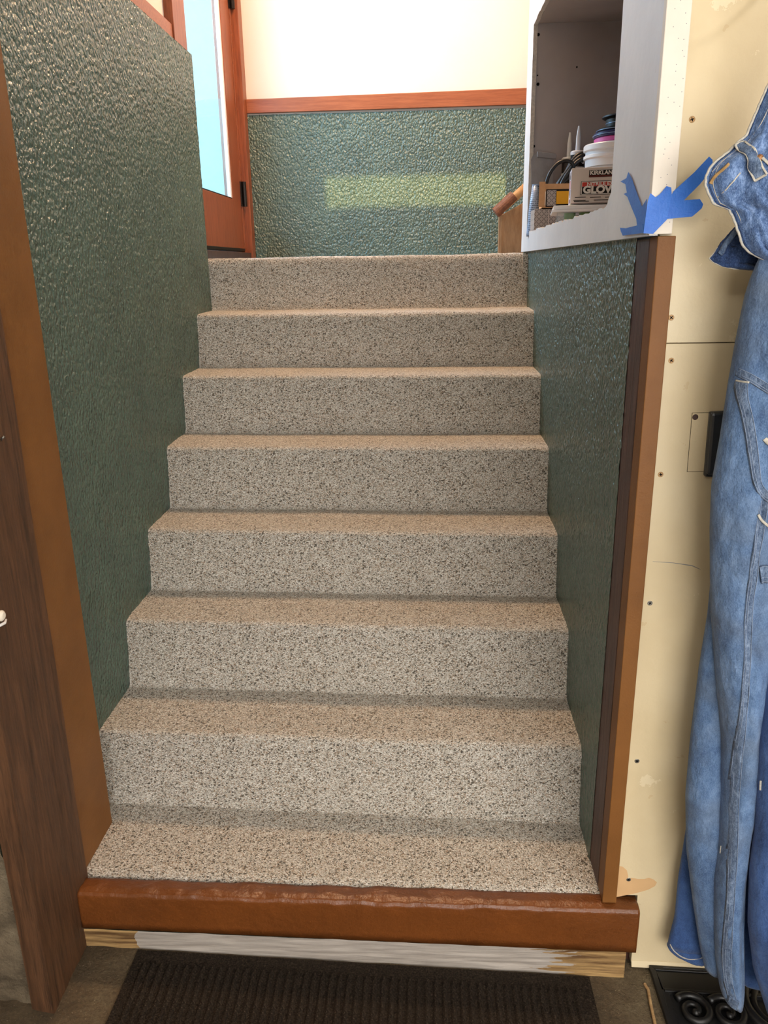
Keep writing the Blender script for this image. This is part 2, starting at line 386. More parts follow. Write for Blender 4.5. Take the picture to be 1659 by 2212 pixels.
# header wall over the stair opening with an added, unseen glazed slot that shapes the sun patch
WX0, WX1, WZ0, WZ1 = -.06, .93, 2.885, 3.06
h = MB()
h.box((-.45, -.33, 2.5), (.95, -.27, WZ0)); h.box((-.45, -.33, WZ1), (.95, -.27, 3.7)); h.box((WX1, -.33, WZ0), (.95, -.27, WZ1)); h.box((-.45, -.33, WZ0), (WX0, -.27, WZ1))
S(h.build('wall_header', 'cream_wall'))
S(MB().box((WX0, -.305, WZ0), (WX1, -.300, WZ1)).build('sun_patch_slot', 'glass'), 'added glazed slot over the stair opening that shapes the sun patch')

# left stairwell wall: green stucco below, cream above
def stucco_wall(fn, nu, nv, amp, nrm, sc=70):
    b = MB()
    def g(u, v):
        p = Vector(fn(u, v)); return p + nrm * (amp * nz(p, sc) + amp * .3 * nz(p, sc * .45))
    b.grid(nu, nv, g); return b
ZW = 2.106; YLE = 1.455
b = stucco_wall(lambda u, v: (XL, -.29 + (YLE + .29) * u, -.2 + (ZW + .2) * v), 190, 250, .0026, Vector((1, 0, 0)), 95)
# rounded far end and top lip
b.grid(5, 250, lambda u, v: (XL - .12 * u, YLE + .004 * math.sin(u * 3) + .0025 * nz((u, v * 2.3, 4), 40), -.2 + (ZW + .2) * v))
b.grid(190, 3, lambda u, v: (XL - .09 * v, -.29 + (YLE + .29) * u, ZW + .0025 * nz((u * 1.7, v, 8), 50)))
S(b.build('wall_left', 'green', smooth=True), 'dark green stucco wall on the left of the stairs')
S(MB().box((-.50, -.33, ZW - .02), (-.385, 1.44, 3.7)).build('wall_left_upper', 'cream_wall'), 'cream upper wall above the green stucco on the left')
S(MB().box((-.385, -.30, ZW), (-.358, 1.43, 2.200)).build('trim_1', 'door_wood_h', bevel=.002), 'red-brown wooden rail capping the green stucco on the left wall')

# back wall
YB = 2.68
b = stucco_wall(lambda u, v: (-.372 + 2.6 * u, YB - .012, 1.38 + (2.104 - 1.38) * v), 290, 84, .004, Vector((0, -1, 0)), 60)
b.grid(290, 2, lambda u, v: (-.372 + 2.6 * u, YB - .012 + .03 * v, 2.104 + .003 * nz((u * 2.6, 3, v), 60)))
S(b.build('wall_back', 'green', smooth=True), 'green stucco wainscot at the back of the landing')
S(MB().box((-.45, YB, 1.2), (2.3, YB + .1, 3.7)).build('wall_back_upper', 'cream_wall'), 'cream plaster wall above the wooden rail at the back')
b = MB(); b.grid(60, 2, lambda u, v: (-.362 + 2.6 * u, YB - .024, 2.110 + (.070 + .012 * min(1, u * 1.8)) * v))
b = MB(); b.prism([(-.362, YB - .024, 2.112), (2.25, YB - .024, 2.122), (2.25, YB - .024, 2.205), (-.362, YB - .024, 2.176)], (0, .024, 0))
S(b.build('trim_2', 'door_wood_h', bevel=.002), 'red-brown wooden rail across the back wall')
S(MB().box((2.2, 1.5, 1.2), (2.3, 2.8, 3.7)).build('wall_landing_right', 'cream_wall'))
S(MB().box((1.3, 1.55, 1.2), (2.3, 1.6, 3.7)).build('wall_landing_front', 'cream_wall'))

# right stairwell wall: green below, white drywall with a niche above
XW = .936
b = stucco_wall(lambda u, v: (XR, -.20 + 1.80 * u, -.2 + 1.60 * v), 200, 180, .0014, Vector((-1, 0, 0)), 95)
S(b.build('wall_right', 'green', smooth=True), 'dark green stucco wall on the right of the stairs')
S(MB().box((.958, -.186, -.3), (1.02, 1.6, 1.385)).build('leak_block_right', 'stone')); S(MB().box((-.50, -.28, -.3), (-.33, 1.44, 2.09)).build('leak_block_left', 'stone'))  # unseen boxes added behind the stucco sheets to block sky light leaks
ZB, YF, YE = 1.399, -.335, 1.565
OY0, OY1, OZ0, OZ1 = -.015, 1.400, 1.467, 2.155
def white_wall():
    b = MB(); x0, x1 = XW, XW + .014
    random.seed(3)
    # ragged opening outline in (y, z)
    op = []
    def seg(a, c, n, j):
        for i in range(n):
            t = i / n; op.append((a[0] + (c[0] - a[0]) * t + random.uniform(-j, j), a[1] + (c[1] - a[1]) * t + random.uniform(-j, j)))
    seg((OY0, OZ0 + .025), (OY0, OZ1), 10, .0008); seg((OY0, OZ1), (OY1 + .012, OZ1), 40, .003); seg((OY1 + .012, OZ1), (OY1, OZ0), 30, .0035)
    seg((OY1, OZ0), (OY0 + .04, OZ0), 60, .0035); seg((OY0 + .04, OZ0), (OY0, OZ0 + .025), 4, .003)
    rect = [(YF, ZB), (YF, 3.7), (YE, 3.7), (YE, ZB)]
    bm = bmesh.new()
    def loop(pts, x):
        vs = [bm.verts.new((x, p[0], p[1])) for p in pts]
        return vs, [bm.edges.new((vs[i], vs[(i + 1) % len(vs)])) for i in range(len(vs))]
    o1, e1 = loop(op, x0); r1, e2 = loop(rect, x0)
    bmesh.ops.triangle_fill(bm, edges=e1 + e2, use_beauty=True)
    nfront = len(bm.faces)
    o2 = [bm.verts.new((x1, p[0], p[1])) for p in op]; r2 = [bm.verts.new((x1, p[0], p[1])) for p in rect]
    nf = []
    for A, B, mi in ((o1, o2, 1), (r1, r2, 0)):
        for i in range(len(A)):
            f = bm.faces.new((A[i], A[(i + 1) % len(A)], B[(i + 1) % len(A)], B[i])); f.material_index = mi
    bm.verts.index_update()
    b.v = [v.co.copy() for v in bm.verts]; b.f = [[v.index for v in f.verts] for f in bm.faces]; b.mi = [f.material_index for f in bm.faces]
    bm.free(); return b
ww = S(white_wall().build('wall_niche', ['white', 'raw_gypsum']), 'white drywall with a ragged storage niche cut into it')
# niche interior panels (far end faces the camera)
NX1 = 1.42
MB().box((XW + .014, OY1 + .016, OZ0 - .06), (NX1, OY1 + .03, OZ1 + .02)).build('niche_end_panel', 'niche_grey', ww)
MB().box((NX1, YF + .01, OZ0 - .06), (NX1 + .015, OY1 + .03, 3.0)).build('niche_back_panel', 'niche_grey', ww)
MB().box((XW + .016, OY0 - .03, OZ1 + .004), (NX1, OY1 + .012, OZ1 + .02)).build('niche_top_panel', 'niche_grey', ww)
nf = MB().box((XW + .016, OY0 - .03, OZ0 - .075), (NX1, OY1 + .016, OZ0 - .022)).build('niche_shelf', 'niche_grey', ww)
MB().box((XW + .016, OY0 - .045, OZ0 - .06), (NX1, OY0 - .03, OZ1 + .02)).build('niche_near_panel', 'niche_grey', ww)
for px, py, r in ((1163, 75, .0052), (1161, 163, .0025), (1162, 182, .0055), (1246, 145, .003), (1153, 316, .005)):
    p = at_y(px, py, OY1 + .0165)
    MB().lathe((p.x, OY1 + .016, p.z), [(r, 0), (r, .0012)], 12, axis=Vector((0, -1, 0))).build('screw_hole', 'black_hole', ww)
# body of the wall behind the white skin at the far end and above
S(MB().box((XW + .015, 1.432, 1.38), (1.30, YE - .001, 3.7)).build('wall_niche_end', 'white'))
# corner bead facing the garage
b = MB().box((XW - .003, YF - .004, ZB + .002), (XW + .0365, YF + .012, 2.5))
S(b.build('trim_3', 'bead_white', bevel=.0015), 'white corner bead with nail dimples beside the plywood')
random.seed(11)
for i in range(38):
    z = 1.42 + .36 * i / 38 + random.uniform(-.004, .004); x = XW + random.choice((.012, .02, .026, .031)) + random.uniform(-.002, .002)
    MB().lathe((x, YF - .0039, z), [(.0008, 0), (.0007, .0003)], 8, axis=Vector((0, -1, 0))).build('nail_dimple', 'grey_sheet', bpy.data.objects['trim_3'])

# right trim: smooth brown board in front of a rough stud
S(MB().box((.951, -.333, .0), (.9815, -.285, 1.398)).build('trim_4', 'brown_paint', bevel=.0015), 'smooth brown painted board on the right edge of the stair opening')
S(MB().box((.950, -.286, .0), (1.03, -.185, 1.396)).build('trim_5', 'rough_stud', bevel=.002), 'rough dark stained stud behind the brown board')
# left trim and rough post
TX = -.247
S(MB().box((-.40, -.286, .0), (TX, -.108, 2.5)).build('trim_6', 'brown_paint', bevel=.002), 'brown painted board on the left edge of the stair opening')
b = MB()
def postpt(u, v):
    z = -.17 + 2.67 * v; c = [(-.236, -.286), (-.232, -.520), (-.284, -.512), (-.31, -.286)]
    k = u * 4; i = int(k) % 4; t = k - int(k); a, d = c[i], c[(i + 1) % 4]
    x = a[0] + (d[0] - a[0]) * t; y = a[1] + (d[1] - a[1]) * t
    w = .0025 * nz((x * 30, y * 30, z * 2), 1)
    return (x + w, y + w, z)
b.grid(64, 60, postpt, closed_u=True)
post = S(b.build('trim_7', 'post_wood'), 'rough-sawn dark stained post at the lower left')
# sill, grey board
b = MB()
def sillpt(u, v):
    x = -.237 + 1.267 * v
    zt, zb = .004 - .007 * v, -.096 - .024 * v
    prof = [(-.2975, zt - .006), (-.330, zt), (-.345, zt - .002), (-.350, zt - .008), (-.351, zt - .03), (-.350, zb), (-.2975, zb), (-.2975, zb + .05)]
    k = u * 8; i = int(k + 1e-6) % 8; t = k - int(k + 1e-6); a, d = prof[i], prof[(i + 1) % 8]
    y = a[0] + (d[0] - a[0]) * t; z = a[1] + (d[1] - a[1]) * t
    top = max(0, min(1, (z - zt + .035) / .035)); am = .0052 * top * (math.sin(math.pi * min(1, v * 1.05)) ** .5)
    return (x, y + am * .7 * nz((x, y, z), 30), z + am * nz((x, y, z + 5), 22) - am * .5 * abs(nz((x, y, 2), 55)))
b.grid(32, 220, sillpt, closed_u=True)
n0 = len(b.v); b.f.append([i for i in range(32)]); b.mi.append(0); b.f.append([n0 - 32 + i for i in range(32)]); b.mi.append(0)
S(b.build('trim_8', 'brown_sill', smooth=True), 'worn brown painted timber sill below the first step')
b = MB()
b.grid(120, 10, lambda u, v: (-.237 + 1.247 * u, -.344 + .002 * nz((u * 4, v, 0), 5), (-.105 - .02 * u) * v + (zf(-.237 + 1.247 * u) - .002 + .003 * nz((u * 1.2, 0, 0), 12)) * (1 - v)))
b.grid(2, 10, lambda u, v: (1.010 + .004 * nz((v * 5, 0, 0), 3), -.344 + .05 * u, (-.125) * v + (zf(1.01) - .002) * (1 - v)))
S(b.build('trim_9', 'greyboard', origin=(.388, -.32, -.2)), 'grey painted timber with bare ends under the brown sill')
# left stone wall beside post
b = MB(); b.grid(140, 260, lambda u, v: (-1.6 + 1.31 * u, -.50 + .018 * nz((u * 1.32, v * 2.7, 1), 11) + .008 * nz((u * 1.32, v * 2.7, 1), 35), -.2 + 2.7 * v))
S(b.build('wall_stone', 'stone', smooth=True), 'rough stone wall left of the dark post')

# plywood wall on the right (upper and lower sheet)
pw = S(empty('wall_plywood', (1.6, -.30, -.2)), 'cream painted plywood wall on the right of the opening')
YP = -.311
b = MB(); b.prism([(.968, YP, .002), (1.0335, YP, .002), (1.0335, YP, zf(1.03) + .010), (2.6, YP, zf(2.6) + .03), (2.6, YP, 1.2170), (.968, YP, 1.2170)], (0, .018, 0))
pl = b.build('plywood_panel', 'ply', pw, bevel=.001)
MB().box((.960, YP, 1.2184), (2.6, YP + .018, 2.5)).build('plywood_panel', 'ply', pw, bevel=.001)
S(MB().box((1.02, -.292, -.3), (2.6, -.20, 2.5)).build('wall_front_right', 'rough_stud'))
# kick strip along plywood bottom
b = MB(); b.prism([(1.034, YP - .001, zf(1.03) + .018), (2.6, YP - .001, zf(2.6) + .04), (2.6, YP - .006, zf(2.6) + .02), (1.034, YP - .006, zf(1.03) + .004)], (0, .006, 0))
b.build('bottom_bevel', 'ply', pw)
for px, py, mt in ((1495, 258, 'brass_screw'), (1450, 686, 'brass_screw'), (1450, 779, 'brass_screw'), (1427, 1025, 'brass_screw'), (1404, 1303, 'steel'), (1376, 1644, 'steel'), (1358, 1900, 'steel')):
    p = at_y(px, py, YP)
    s = MB().lathe((p.x, YP + .0005, p.z), [(.0052, 0), (.0052, .0006), (.0044, .0011)], 18, axis=Vector((0, -1, 0)))
    a = random.uniform(0, 1.5)
    for q in (a, a + math.pi / 2):
        d = Vector((math.cos(q), 0, math.sin(q))); e = Vector((-d.z, 0, d.x)); c = Vector((p.x, YP - .0004, p.z))
        s.prism([c + d * .0032 + e * .0008, c - d * .0032 + e * .0008, c - d * .0032 - e * .0008, c + d * .0032 - e * .0008], (0, -.0004, 0), 1)
    s.build('screw', [mt, 'black_hole'], pw)
def flat(name, pxs, Y, th, mat, parent):
    return MB().prism([at_y(x, y, Y) for x, y in pxs], (0, th, 0)).build(name, mat, parent)
flat('bare_patch', [(1334, 1870), (1345, 1872), (1354, 1880), (1357, 1892), (1356, 1899), (1364, 1896), (1378, 1899), (1392, 1899), (1402, 1896), (1412, 1900), (1419, 1906), (1415, 1914), (1400, 1922), (1372, 1930), (1330, 1938)], YP - .0002, .0005, 'tan_patch', pw)
flat('cut_in_cover', [(1496, 893), (1534, 892), (1526, 1018), (1485, 1018)], YP - .0012, .002, 'ply', pw)
p = at_y(1502, 901, YP - .0012); MB().lathe((p.x, YP - .0011, p.z), [(.0055, 0), (.005, .0006)], 14, axis=Vector((0, -1, 0))).build('finger_hole', 'rough_stud', pw)
# thin dark cut line round the cover
for a, c in (((1495, 892), (1535, 891)), ((1495, 892), (1484, 1019)), ((1484, 1019), (1526, 1019))):
    MB().tube([at_y(*a, YP + .0002), at_y(*c, YP + .0002)], .0005, 6).build('saw_cut', 'black_hole', pw)
MB().tube([at_y(1410, 1213, YP - .0001), at_y(1455, 1216, YP - .0001), at_y(1495, 1222, YP - .0001), at_y(1513, 1230, YP - .0001)], [.0004, .0006, .001, .0004], 6).build('scratch', 'grey_sheet', pw)

# ------------------------------------------------------------------ staircase
st = tag(empty('staircase', (.32, .6, -.05)), 'straight flight of seven pebble-aggregate concrete steps between green walls', 'staircase', kind='structure')
def step_mesh(prof, nx=150, amp=.0016):
    b = MB()
    def g(u, v):
        k = v * (len(prof) - 1); i = min(int(k), len(prof) - 2); t = k - i
        y = prof[i][0] + (prof[i + 1][0] - prof[i][0]) * t; z = prof[i][1] + (prof[i + 1][1] - prof[i][1]) * t
        x = XL - .01 + (XR - XL + .02) * u
        q = (x, y, z)
        return (x, y + skew(x) + amp * nz(q, 60) + .004 * nz((x, z, 3), 5), z + amp * nz(q, 65) + .003 * nz((x, y, 9), 4))
    b.grid(nx, len(prof) * 3 - 2, g); return b
TP = .026
def tread(i):  # nosing i (0..6) to riser of i+1; front riser below
    y0, z0 = YN[i], ZN[i]; zb = ZN[i - 1] if i else 0.0
    y1 = YN[i + 1] - TP + .004 if i < 6 else YB
    rise = [(y0 - TP - .012, zb - .004), (y0 - TP + .002, zb + .008), (y0 - TP * .62, zb + .05), (y0 - TP * .3, zb + .11), (y0 - .002, z0 - .018), (y0 + .001, z0 - .007), (y0 + .008, z0 - .001)]
    tr = [(y0 + .02, z0), (y0 + (y1 - y0) * .5, z0 + .001), (y1, z0 + .002)]
    return rise + tr
for i in range(7):
    o = step_mesh(tread(i)).build('step' if i < 6 else 'landing', 'pebble', st, smooth=True)
base_prof = [(-.290, -.10), (-.289, -.016), (-.286, -.006), (-.277, -.001), (-.2, 0), (-.1, .001), (.06, .001)]
def basept():
    b = MB()
    def g(u, v):
        k = v * (len(base_prof) - 1); i = min(int(k), len(base_prof) - 2); t = k - i
        y = base_prof[i][0] + (base_prof[i + 1][0] - base_prof[i][0]) * t; z = base_prof[i][1] + (base_prof[i + 1][1] - base_prof[i][1]) * t
        xl = -.25 - .06 * min(1, max(0, (y + .12) / .06)); x = xl + (XR + .005 - xl) * u
        fr = 1 if y < -.27 else .3
        return (x, y + skew(x) * max(0, (y + .29) / .29) - .012 * u + .004 * fr * nz((x, 0, 0), 45), z + .0016 * nz((x, y, z), 60) - .003 * u)
    b.grid(160, 22, g); return b
basept().build('base_slab', 'pebble', st, smooth=True)
S(MB().box((XR - .02, YN[6] - .05, 1.2), (2.25, YB, ZN[6])).build('floor_landing', 'pebble'))

# ------------------------------------------------------------------ door
XD = -.400
dr = S(empty('door_1', (XD, 2.0, 1.42)), 'red-brown wooden glazed door at the top of the stairs')
def dpart(name, y0, y1, z0, z1, mat, x0=XD, x1=XD - .04, par=dr, bev=.002):
    return MB().box((x1, y0, z0), (x0, y1, z1)).build(name, mat, par, bevel=bev)
GY1, GZ0 = 2.385, 1.683
dpart('stile', GY1, 2.565, 1.45, 3.55, 'door_wood')
dpart('stile', 1.46, 1.60, 1.45, 3.55, 'door_wood')
dpart('rail', 1.595, GY1 + .002, 1.45, GZ0, 'door_wood')
dpart('rail', 1.595, GY1 + .002, 3.40, 3.55, 'door_wood')
pane = MB().box((XD - .026, 1.59, GZ0 - .005), (XD - .020, GY1 + .005, 3.41)).build('pane', 'pane', dr)
fa, fb = at_x(420, 217, XD - .0185), at_x(486, 218, XD - .0185)
MB().prism([(XD - .0195, fa.y, GZ0 - .005), (XD - .0195, GY1 - .01, GZ0 - .005), (XD - .0195, GY1 - .01, fb.z), (XD - .0195, fa.y, fa.z)], (.001, 0, 0)).build('outside_tint', 'pane2', pane)  # added tinted sheet standing in for the bluer view outside the glass
dpart('glazing_stop', GY1 - .026, GY1 + .001, GZ0, 3.40, 'white_plastic', XD - .004, XD - .02, bev=.001)
dpart('glazing_stop', 1.595, 1.612, GZ0, 3.40, 'white_plastic', XD - .004, XD - .02, bev=.001)
dpart('glazing_stop', 1.6, GY1, GZ0 - .001, GZ0 + .006, 'dark_metal', XD - .004, XD - .02, bev=.0005)
for z0, z1 in ((1.66, 1.78), (2.56, 2.69)):
    hg = MB().tube([(XD + .016, 2.583, z0), (XD + .016, 2.583, z1)], .011, 12)
    for k in range(1, 5): hg.tube([(XD + .016, 2.583, z0 + (z1 - z0) * k / 5 - .001), (XD + .016, 2.583, z0 + (z1 - z0) * k / 5 + .001)], .0118, 12)
    hg.box((XD - .002, 2.555, z0), (XD + .006, 2.60, z1)); hg.build('hinge', 'dark_metal', dr, smooth=False)
dpart('bottom_sweep', 1.47, 2.56, 1.437, 1.452, 'dark_metal', XD + .006, XD - .04)
# jamb and casings
S(MB().box((XD - .05, 2.572, 1.38), (XD + .004, 2.60, 3.6)).build('trim_10', 'door_wood', bevel=.002), 'hinge side jamb of the glazed door')
S(MB().box((XD - .05, 2.598, 1.38), (-.362, YB - .002, 3.6)).build('trim_11', 'door_wood', bevel=.003), 'red-brown door casing in the back corner of the landing')
S(MB().box((-.43, 1.432, 1.38), (-.352, 1.59, 3.6)).build('trim_12', 'door_wood', bevel=.002), 'red-brown door casing above the left stucco wall')
S(MB().box((-.50, 1.46, 1.36), (-.372, 2.60, 1.432)).build('trim_13', 'rough_stud', bevel=.002), 'dark threshold under the glazed door')
S(MB().box((-.60, 1.40, 1.2), (-.47, 2.8, 1.38)).build('wall_sub_door', 'stone'))
S(MB().box((-.60, 1.40, 3.56), (-.42, 2.8, 3.7)).build('wall_over_door', 'cream_wall'))

# ------------------------------------------------------------------ landing: wooden panel and handrail stub
YH = 2.15
a = at_y(1079, 548, YH); c = at_y(1083, 462, YH)
t = tag(empty('newel_panel', (a.x + .2, YH + .02, ZN[6])), 'tan wooden panel standing on the landing beside the white wall', 'panel')
b = MB(); b.prism([(a.x, YH, ZN[6]), (a.x + .45, YH, ZN[6]), (a.x + .45, YH, c.z + .16), (a.x + .13, YH, c.z + .06), (c.x, YH, c.z - .005)], (0, .035, 0)); b.build('board', 'panel_wood', t, bevel=.002)
MB().box((a.x - .006, YH - .004, ZN[6]), (a.x + .008, YH + .039, c.z - .004)).build('edge_strip', 'panel_wood', t, bevel=.001)
p0 = at_y(1072, 462, YH - .036); p1 = at_y(1112, 425, YH - .036); p2 = at_y(1135, 405, YH - .036)
t = tag(empty('handrail', p0), 'dark wooden handrail end sloping up above the tan panel', 'handrail')
ax = (p1 - p0).normalized(); n1 = Vector((0, 1, 0)); n2 = ax.cross(n1)
b = MB(); prof = []
for k in range(15):
    q = math.radians(-35 + 250 * k / 14); prof.append((math.cos(q), math.sin(q)))
ro, ri = .030, .021
out = [(-n2 * (y_ * ro) + n1 * (x_ * ro)) for x_, y_ in prof] + [(-n2 * (y_ * ri) + n1 * (x_ * ri)) for x_, y_ in prof[::-1]]
if out[7].dot(Vector((-.5, 0, .8))) < 0: out = [-o_ for o_ in out]
b.prism([p0 + o_ for o_ in out], p1 - p0); b.build('cap', 'rail_wood', t, bevel=.001)
MB().lathe(p0 - ax * .002, [(.016, 0), (.0205, .006), (.0205, .03)], 18, axis=ax).build('end_plug', 'rail_wood', t)
MB().tube([p0 + ax * .03, p2], .0195, 18).build('rail', 'dowel_wood', t, smooth=True)

# ------------------------------------------------------------------ niche contents
SH = OZ0 - .022
# glove carton
def carton(name, label, cat, O, sx, sy, sz, rz, mats, group=None):
    o = tag(empty(name, O), label, cat, group)
    return o
GY = .80
pA = at_y(1232, 441, GY); pT = at_y(1243, 363, GY)
rz = math.radians(-7); xd = Vector((math.cos(rz), math.sin(rz), 0)); yd = Vector((-math.sin(rz), math.cos(rz), 0)); zu = Vector((0, 0, 1))
gh = pT.z - pA.z; gx = pA
# container underneath
cy = .79; cA = at_y(1203, 470, cy); lidz = pA.z - .004
t = tag(empty('produce_tub', (cA.x + .14, cy + .08, SH)), 'clear plastic tub with green packets inside, under the glove box', 'tub')
def rbox(b, O, sx, sy, z0, z1, mi=0, X=xd, Y=yd):
    P = [O, O + X * sx, O + X * sx + Y * sy, O + Y * sy]
    return b.prism([Vector((p.x, p.y, z0)) for p in P], (0, 0, z1 - z0), mi)
O = Vector((cA.x, cy, 0))
wall = MB()
for (dx, dy, sx, sy) in ((0, 0, .30, .003), (0, .157, .30, .003), (0, .003, .003, .154), (.297, .003, .003, .154)): rbox(wall, O + xd * dx + yd * dy, sx, sy, SH, lidz - .012)
rbox(wall, O, .30, .16, SH, SH + .003); wall.build('tub_wall', 'clear', t)
rbox(MB(), O - xd * .012 - yd * .012, .325, .185, lidz - .012, lidz - .0005).build('lid', 'white_plastic', t, bevel=.002)
rbox(MB(), O - xd * .016 - yd * .016, .333, .193, lidz - .020, lidz - .011).build('lid_rim', 'white_plastic', t, bevel=.003)
for k, (dx, w_) in enumerate(((.022, .035), (.066, .045), (.125, .06), (.20, .07))):
    g = MB(); rows = []
    c0 = O + xd * (dx + w_ / 2) + yd * .04
    g.lathe((c0.x, c0.y, SH + .004), [(w_ * .40, 0), (w_ * .5, .02), (w_ * .5, .05), (w_ * .42, .068), (w_ * .2, .073)], 14)
    g.build('packet', 'green_pack', t, smooth=True)
# glove box
t = tag(empty('glove_box', pA), 'white cardboard box of nitrile gloves with red and black label on the niche shelf', 'box')
LW, LD = .20, .115
rbox(MB(), gx, LW, LD, pA.z, pA.z + gh, 0).build('carton', 'carton_white', t, bevel=.0015)
s = MB(); Q = gx - xd * .0006 + yd * .002
s.prism([Q + zu * .002, Q + yd * (LD - .004) + zu * .002, Q + yd * (LD - .004) + zu * (gh - .002), Q + zu * (gh - .002)], tuple(-xd * .0004)); s.build('side_print', 'carton_side', t)
def onbox(u, v): return gx + xd * (u * LW) + zu * (v * gh) - yd * .0008
def plate(name, u0, u1, v0, v1, mat, off=0):
    P = [onbox(u0, v0), onbox(u1, v0), onbox(u1, v1), onbox(u0, v1)]
    return MB().prism([p - yd * off for p in P], tuple(-yd * .0004)).build(name, mat, t)
lp1 = plate('label_panel', .25, .66, .73, .925, 'print_black'); plate('label_panel', .25, .66, .735, .78, 'print_maroon', .0003)
text('KIRKLAND', .0155, onbox(.262, .80) - yd * .0012, 'print_white', lp1, xd, zu, .0006, width=.076)
plate('label_border', .14, .80, .245, .625, 'print_black', -.0001); plate('label_border', .148, .792, .258, .612, 'print_white', .0003)
lp2 = plate('label_panel', .158, .782, .478, .595, 'print_red', .0006); lp3 = plate('label_panel', .158, .782, .275, .475, 'print_black', .0006)
text('NITRILE EXAM', .0125, onbox(.225, .502) - yd * .0015, 'print_white', lp2, xd, zu, .0004, width=.098)
text('GLOVES', .027, onbox(.175, .298) - yd * .0015, 'print_white', lp3, xd, zu, .0014, width=.112)
for u0, u1, v in ((.06, .22, .175), (.28, .44, .165), (.50, .72, .155), (.04, .22, .09), (.05, .27, .06), (.34, .58, .085), (.66, .9, .075)):
    plate('fine_print', u0, u1, v, v + .018, 'print_black', 0)
plate('base_line', .01, .99, .012, .02, 'print_maroon')
for v0, v1, d0, d1, m in ((.72, .92, .03, .06, 'print_black'), (.45, .68, .03, .05, 'print_red'), (.2, .42, .03, .055, 'print_black'), (.3, .85, .075, .085, 'navy'), (.05, .16, .02, .08, 'print_maroon')):
    Q = gx - xd * .0012
    MB().prism([Q + yd * d0 + zu * (v0 * gh), Q + yd * d1 + zu * (v0 * gh), Q + yd * d1 + zu * (v1 * gh), Q + yd * d0 + zu * (v1 * gh)], tuple(-xd * .0003)).build('side_lettering', m, t)

# diamond-plate cartons: lower one and the open cardboard one on top
cy2 = 1.22
q0 = at_y(1158, 452, cy2); q1 = at_y(1207, 452, cy2)
lt = q0.z
t = tag(empty('patterned_carton', (q0.x + .06, cy2 + .05, SH)), 'low grey carton with diamond plate print beside the silver blue tube', 'box')
b = MB().box((q0.x - .005, cy2, SH), (q0.x + .045, cy2 + .11, lt)); b.build('carton', 'plate', t, bevel=.001)
MB().box((q0.x + .0455, cy2 + .004, SH), (q0.x + .115, cy2 + .11, lt)).build('carton_panel', 'plate', t, bevel=.001)
MB().box((q0.x + .044, cy2 - .0005, SH), (q0.x + .046, cy2 + .005, lt)).build('fold_line', 'carton_white', t)
u0 = at_y(1178, 448, cy2); u1 = at_y(1178, 397, cy2)
t = tag(empty('open_carton', (u0.x + .06, cy2 + .05, lt + .0005)), 'open cardboard carton with a yellow and diamond plate label', 'box')
zt = u1.z; zb_ = lt + .0008
b = MB()
X0, X1, Y0, Y1 = u0.x - .012, u0.x + .125, cy2 + .003, cy2 + .075
b.box((X0, Y0, zb_), (X1, Y0 + .003, zt)); b.box((X0, Y1, zb_), (X1, Y1 + .003, zt)); b.box((X0, Y0 + .003, zb_), (X0 + .003, Y1, zt)); b.box((X1 - .003, Y0 + .003, zb_), (X1, Y1, zt)); b.box((X0, Y0, zb_), (X1, Y1, zb_ + .003))
b.build('carton', 'cardboard', t)
def lab(name, px0, py0, px1, py1, mat, off=.0006):
    p, q = at_y(px0, py0, Y0), at_y(px1, py1, Y0)
    return MB().box((p.x, Y0 - off - .0003, q.z), (q.x, Y0 - off + .0003, p.z)).build(name, mat, t)
lab('torn_flap', 1165, 393, 1176, 447, 'cardboard', .004)
lab('label_strip', 1171, 414, 1178, 444, 'ivory_plastic'); lab('label_border', 1180, 409, 1236, 446, 'print_black', .0005)
lab('label_plate', 1182, 411, 1201, 444, 'plate', .001); lab('label_block', 1201.5, 413, 1236, 440, 'yellow', .001)
# silver blue tube leaning
b0 = at_y(1150, 498, 1.345); b1 = at_y(1158, 400, 1.345)
d = (b1 - b0).normalized(); foot = b0 - d * ((b0.z - SH) / d.z - .003)
t = tag(empty('printed_tube', foot), 'silver blue squeeze tube with fine printed lines at the left of the niche', 'tube')
MB().lathe(foot, [(.021, .002), (.021, .02), (.019, (b1 - foot).length * .6), (.0135, (b1 - foot).length)], 24, axis=d).build('body', 'tube_print', t, smooth=True)
MB().lathe(b1, [(.0135, -.001), (.0145, 0), (.0145, .002), (.0125, .0025)], 24, axis=d).build('crimp', 'silver_blue', t)
MB().lathe(foot, [(.014, 0), (.014, .004)], 16, axis=d).build('cap', 'white_plastic', t)
# grey bent sheet
t = tag(empty('grey_sheet', (at_y(1170, 430, 1.37).x, 1.37, SH)), 'dark grey bent sheet bracket leaning on the niche end panel', 'bracket')
g = lambda x_, y_: at_y(x_, y_, 1.385)
P = [g(1144, 440), g(1147, 344), g(1152, 335), g(1160, 328), g(1196, 334), g(1196, 346), g(1192, 440)]
P = [Vector((max(P[0].x, XW + .02), 1.385, SH))] + P[1:-1] + [Vector((P[-1].x, 1.385, SH))]
MB().prism(P, (0, .003, 0)).build('sheet', 'grey_sheet', t)
MB().prism([g(1160, 328), g(1199, 333), g(1202, 337), g(1200, 344), g(1160, 340)], (0, -.012, 0)).build('bent_lip', 'grey_sheet', t, bevel=.001)
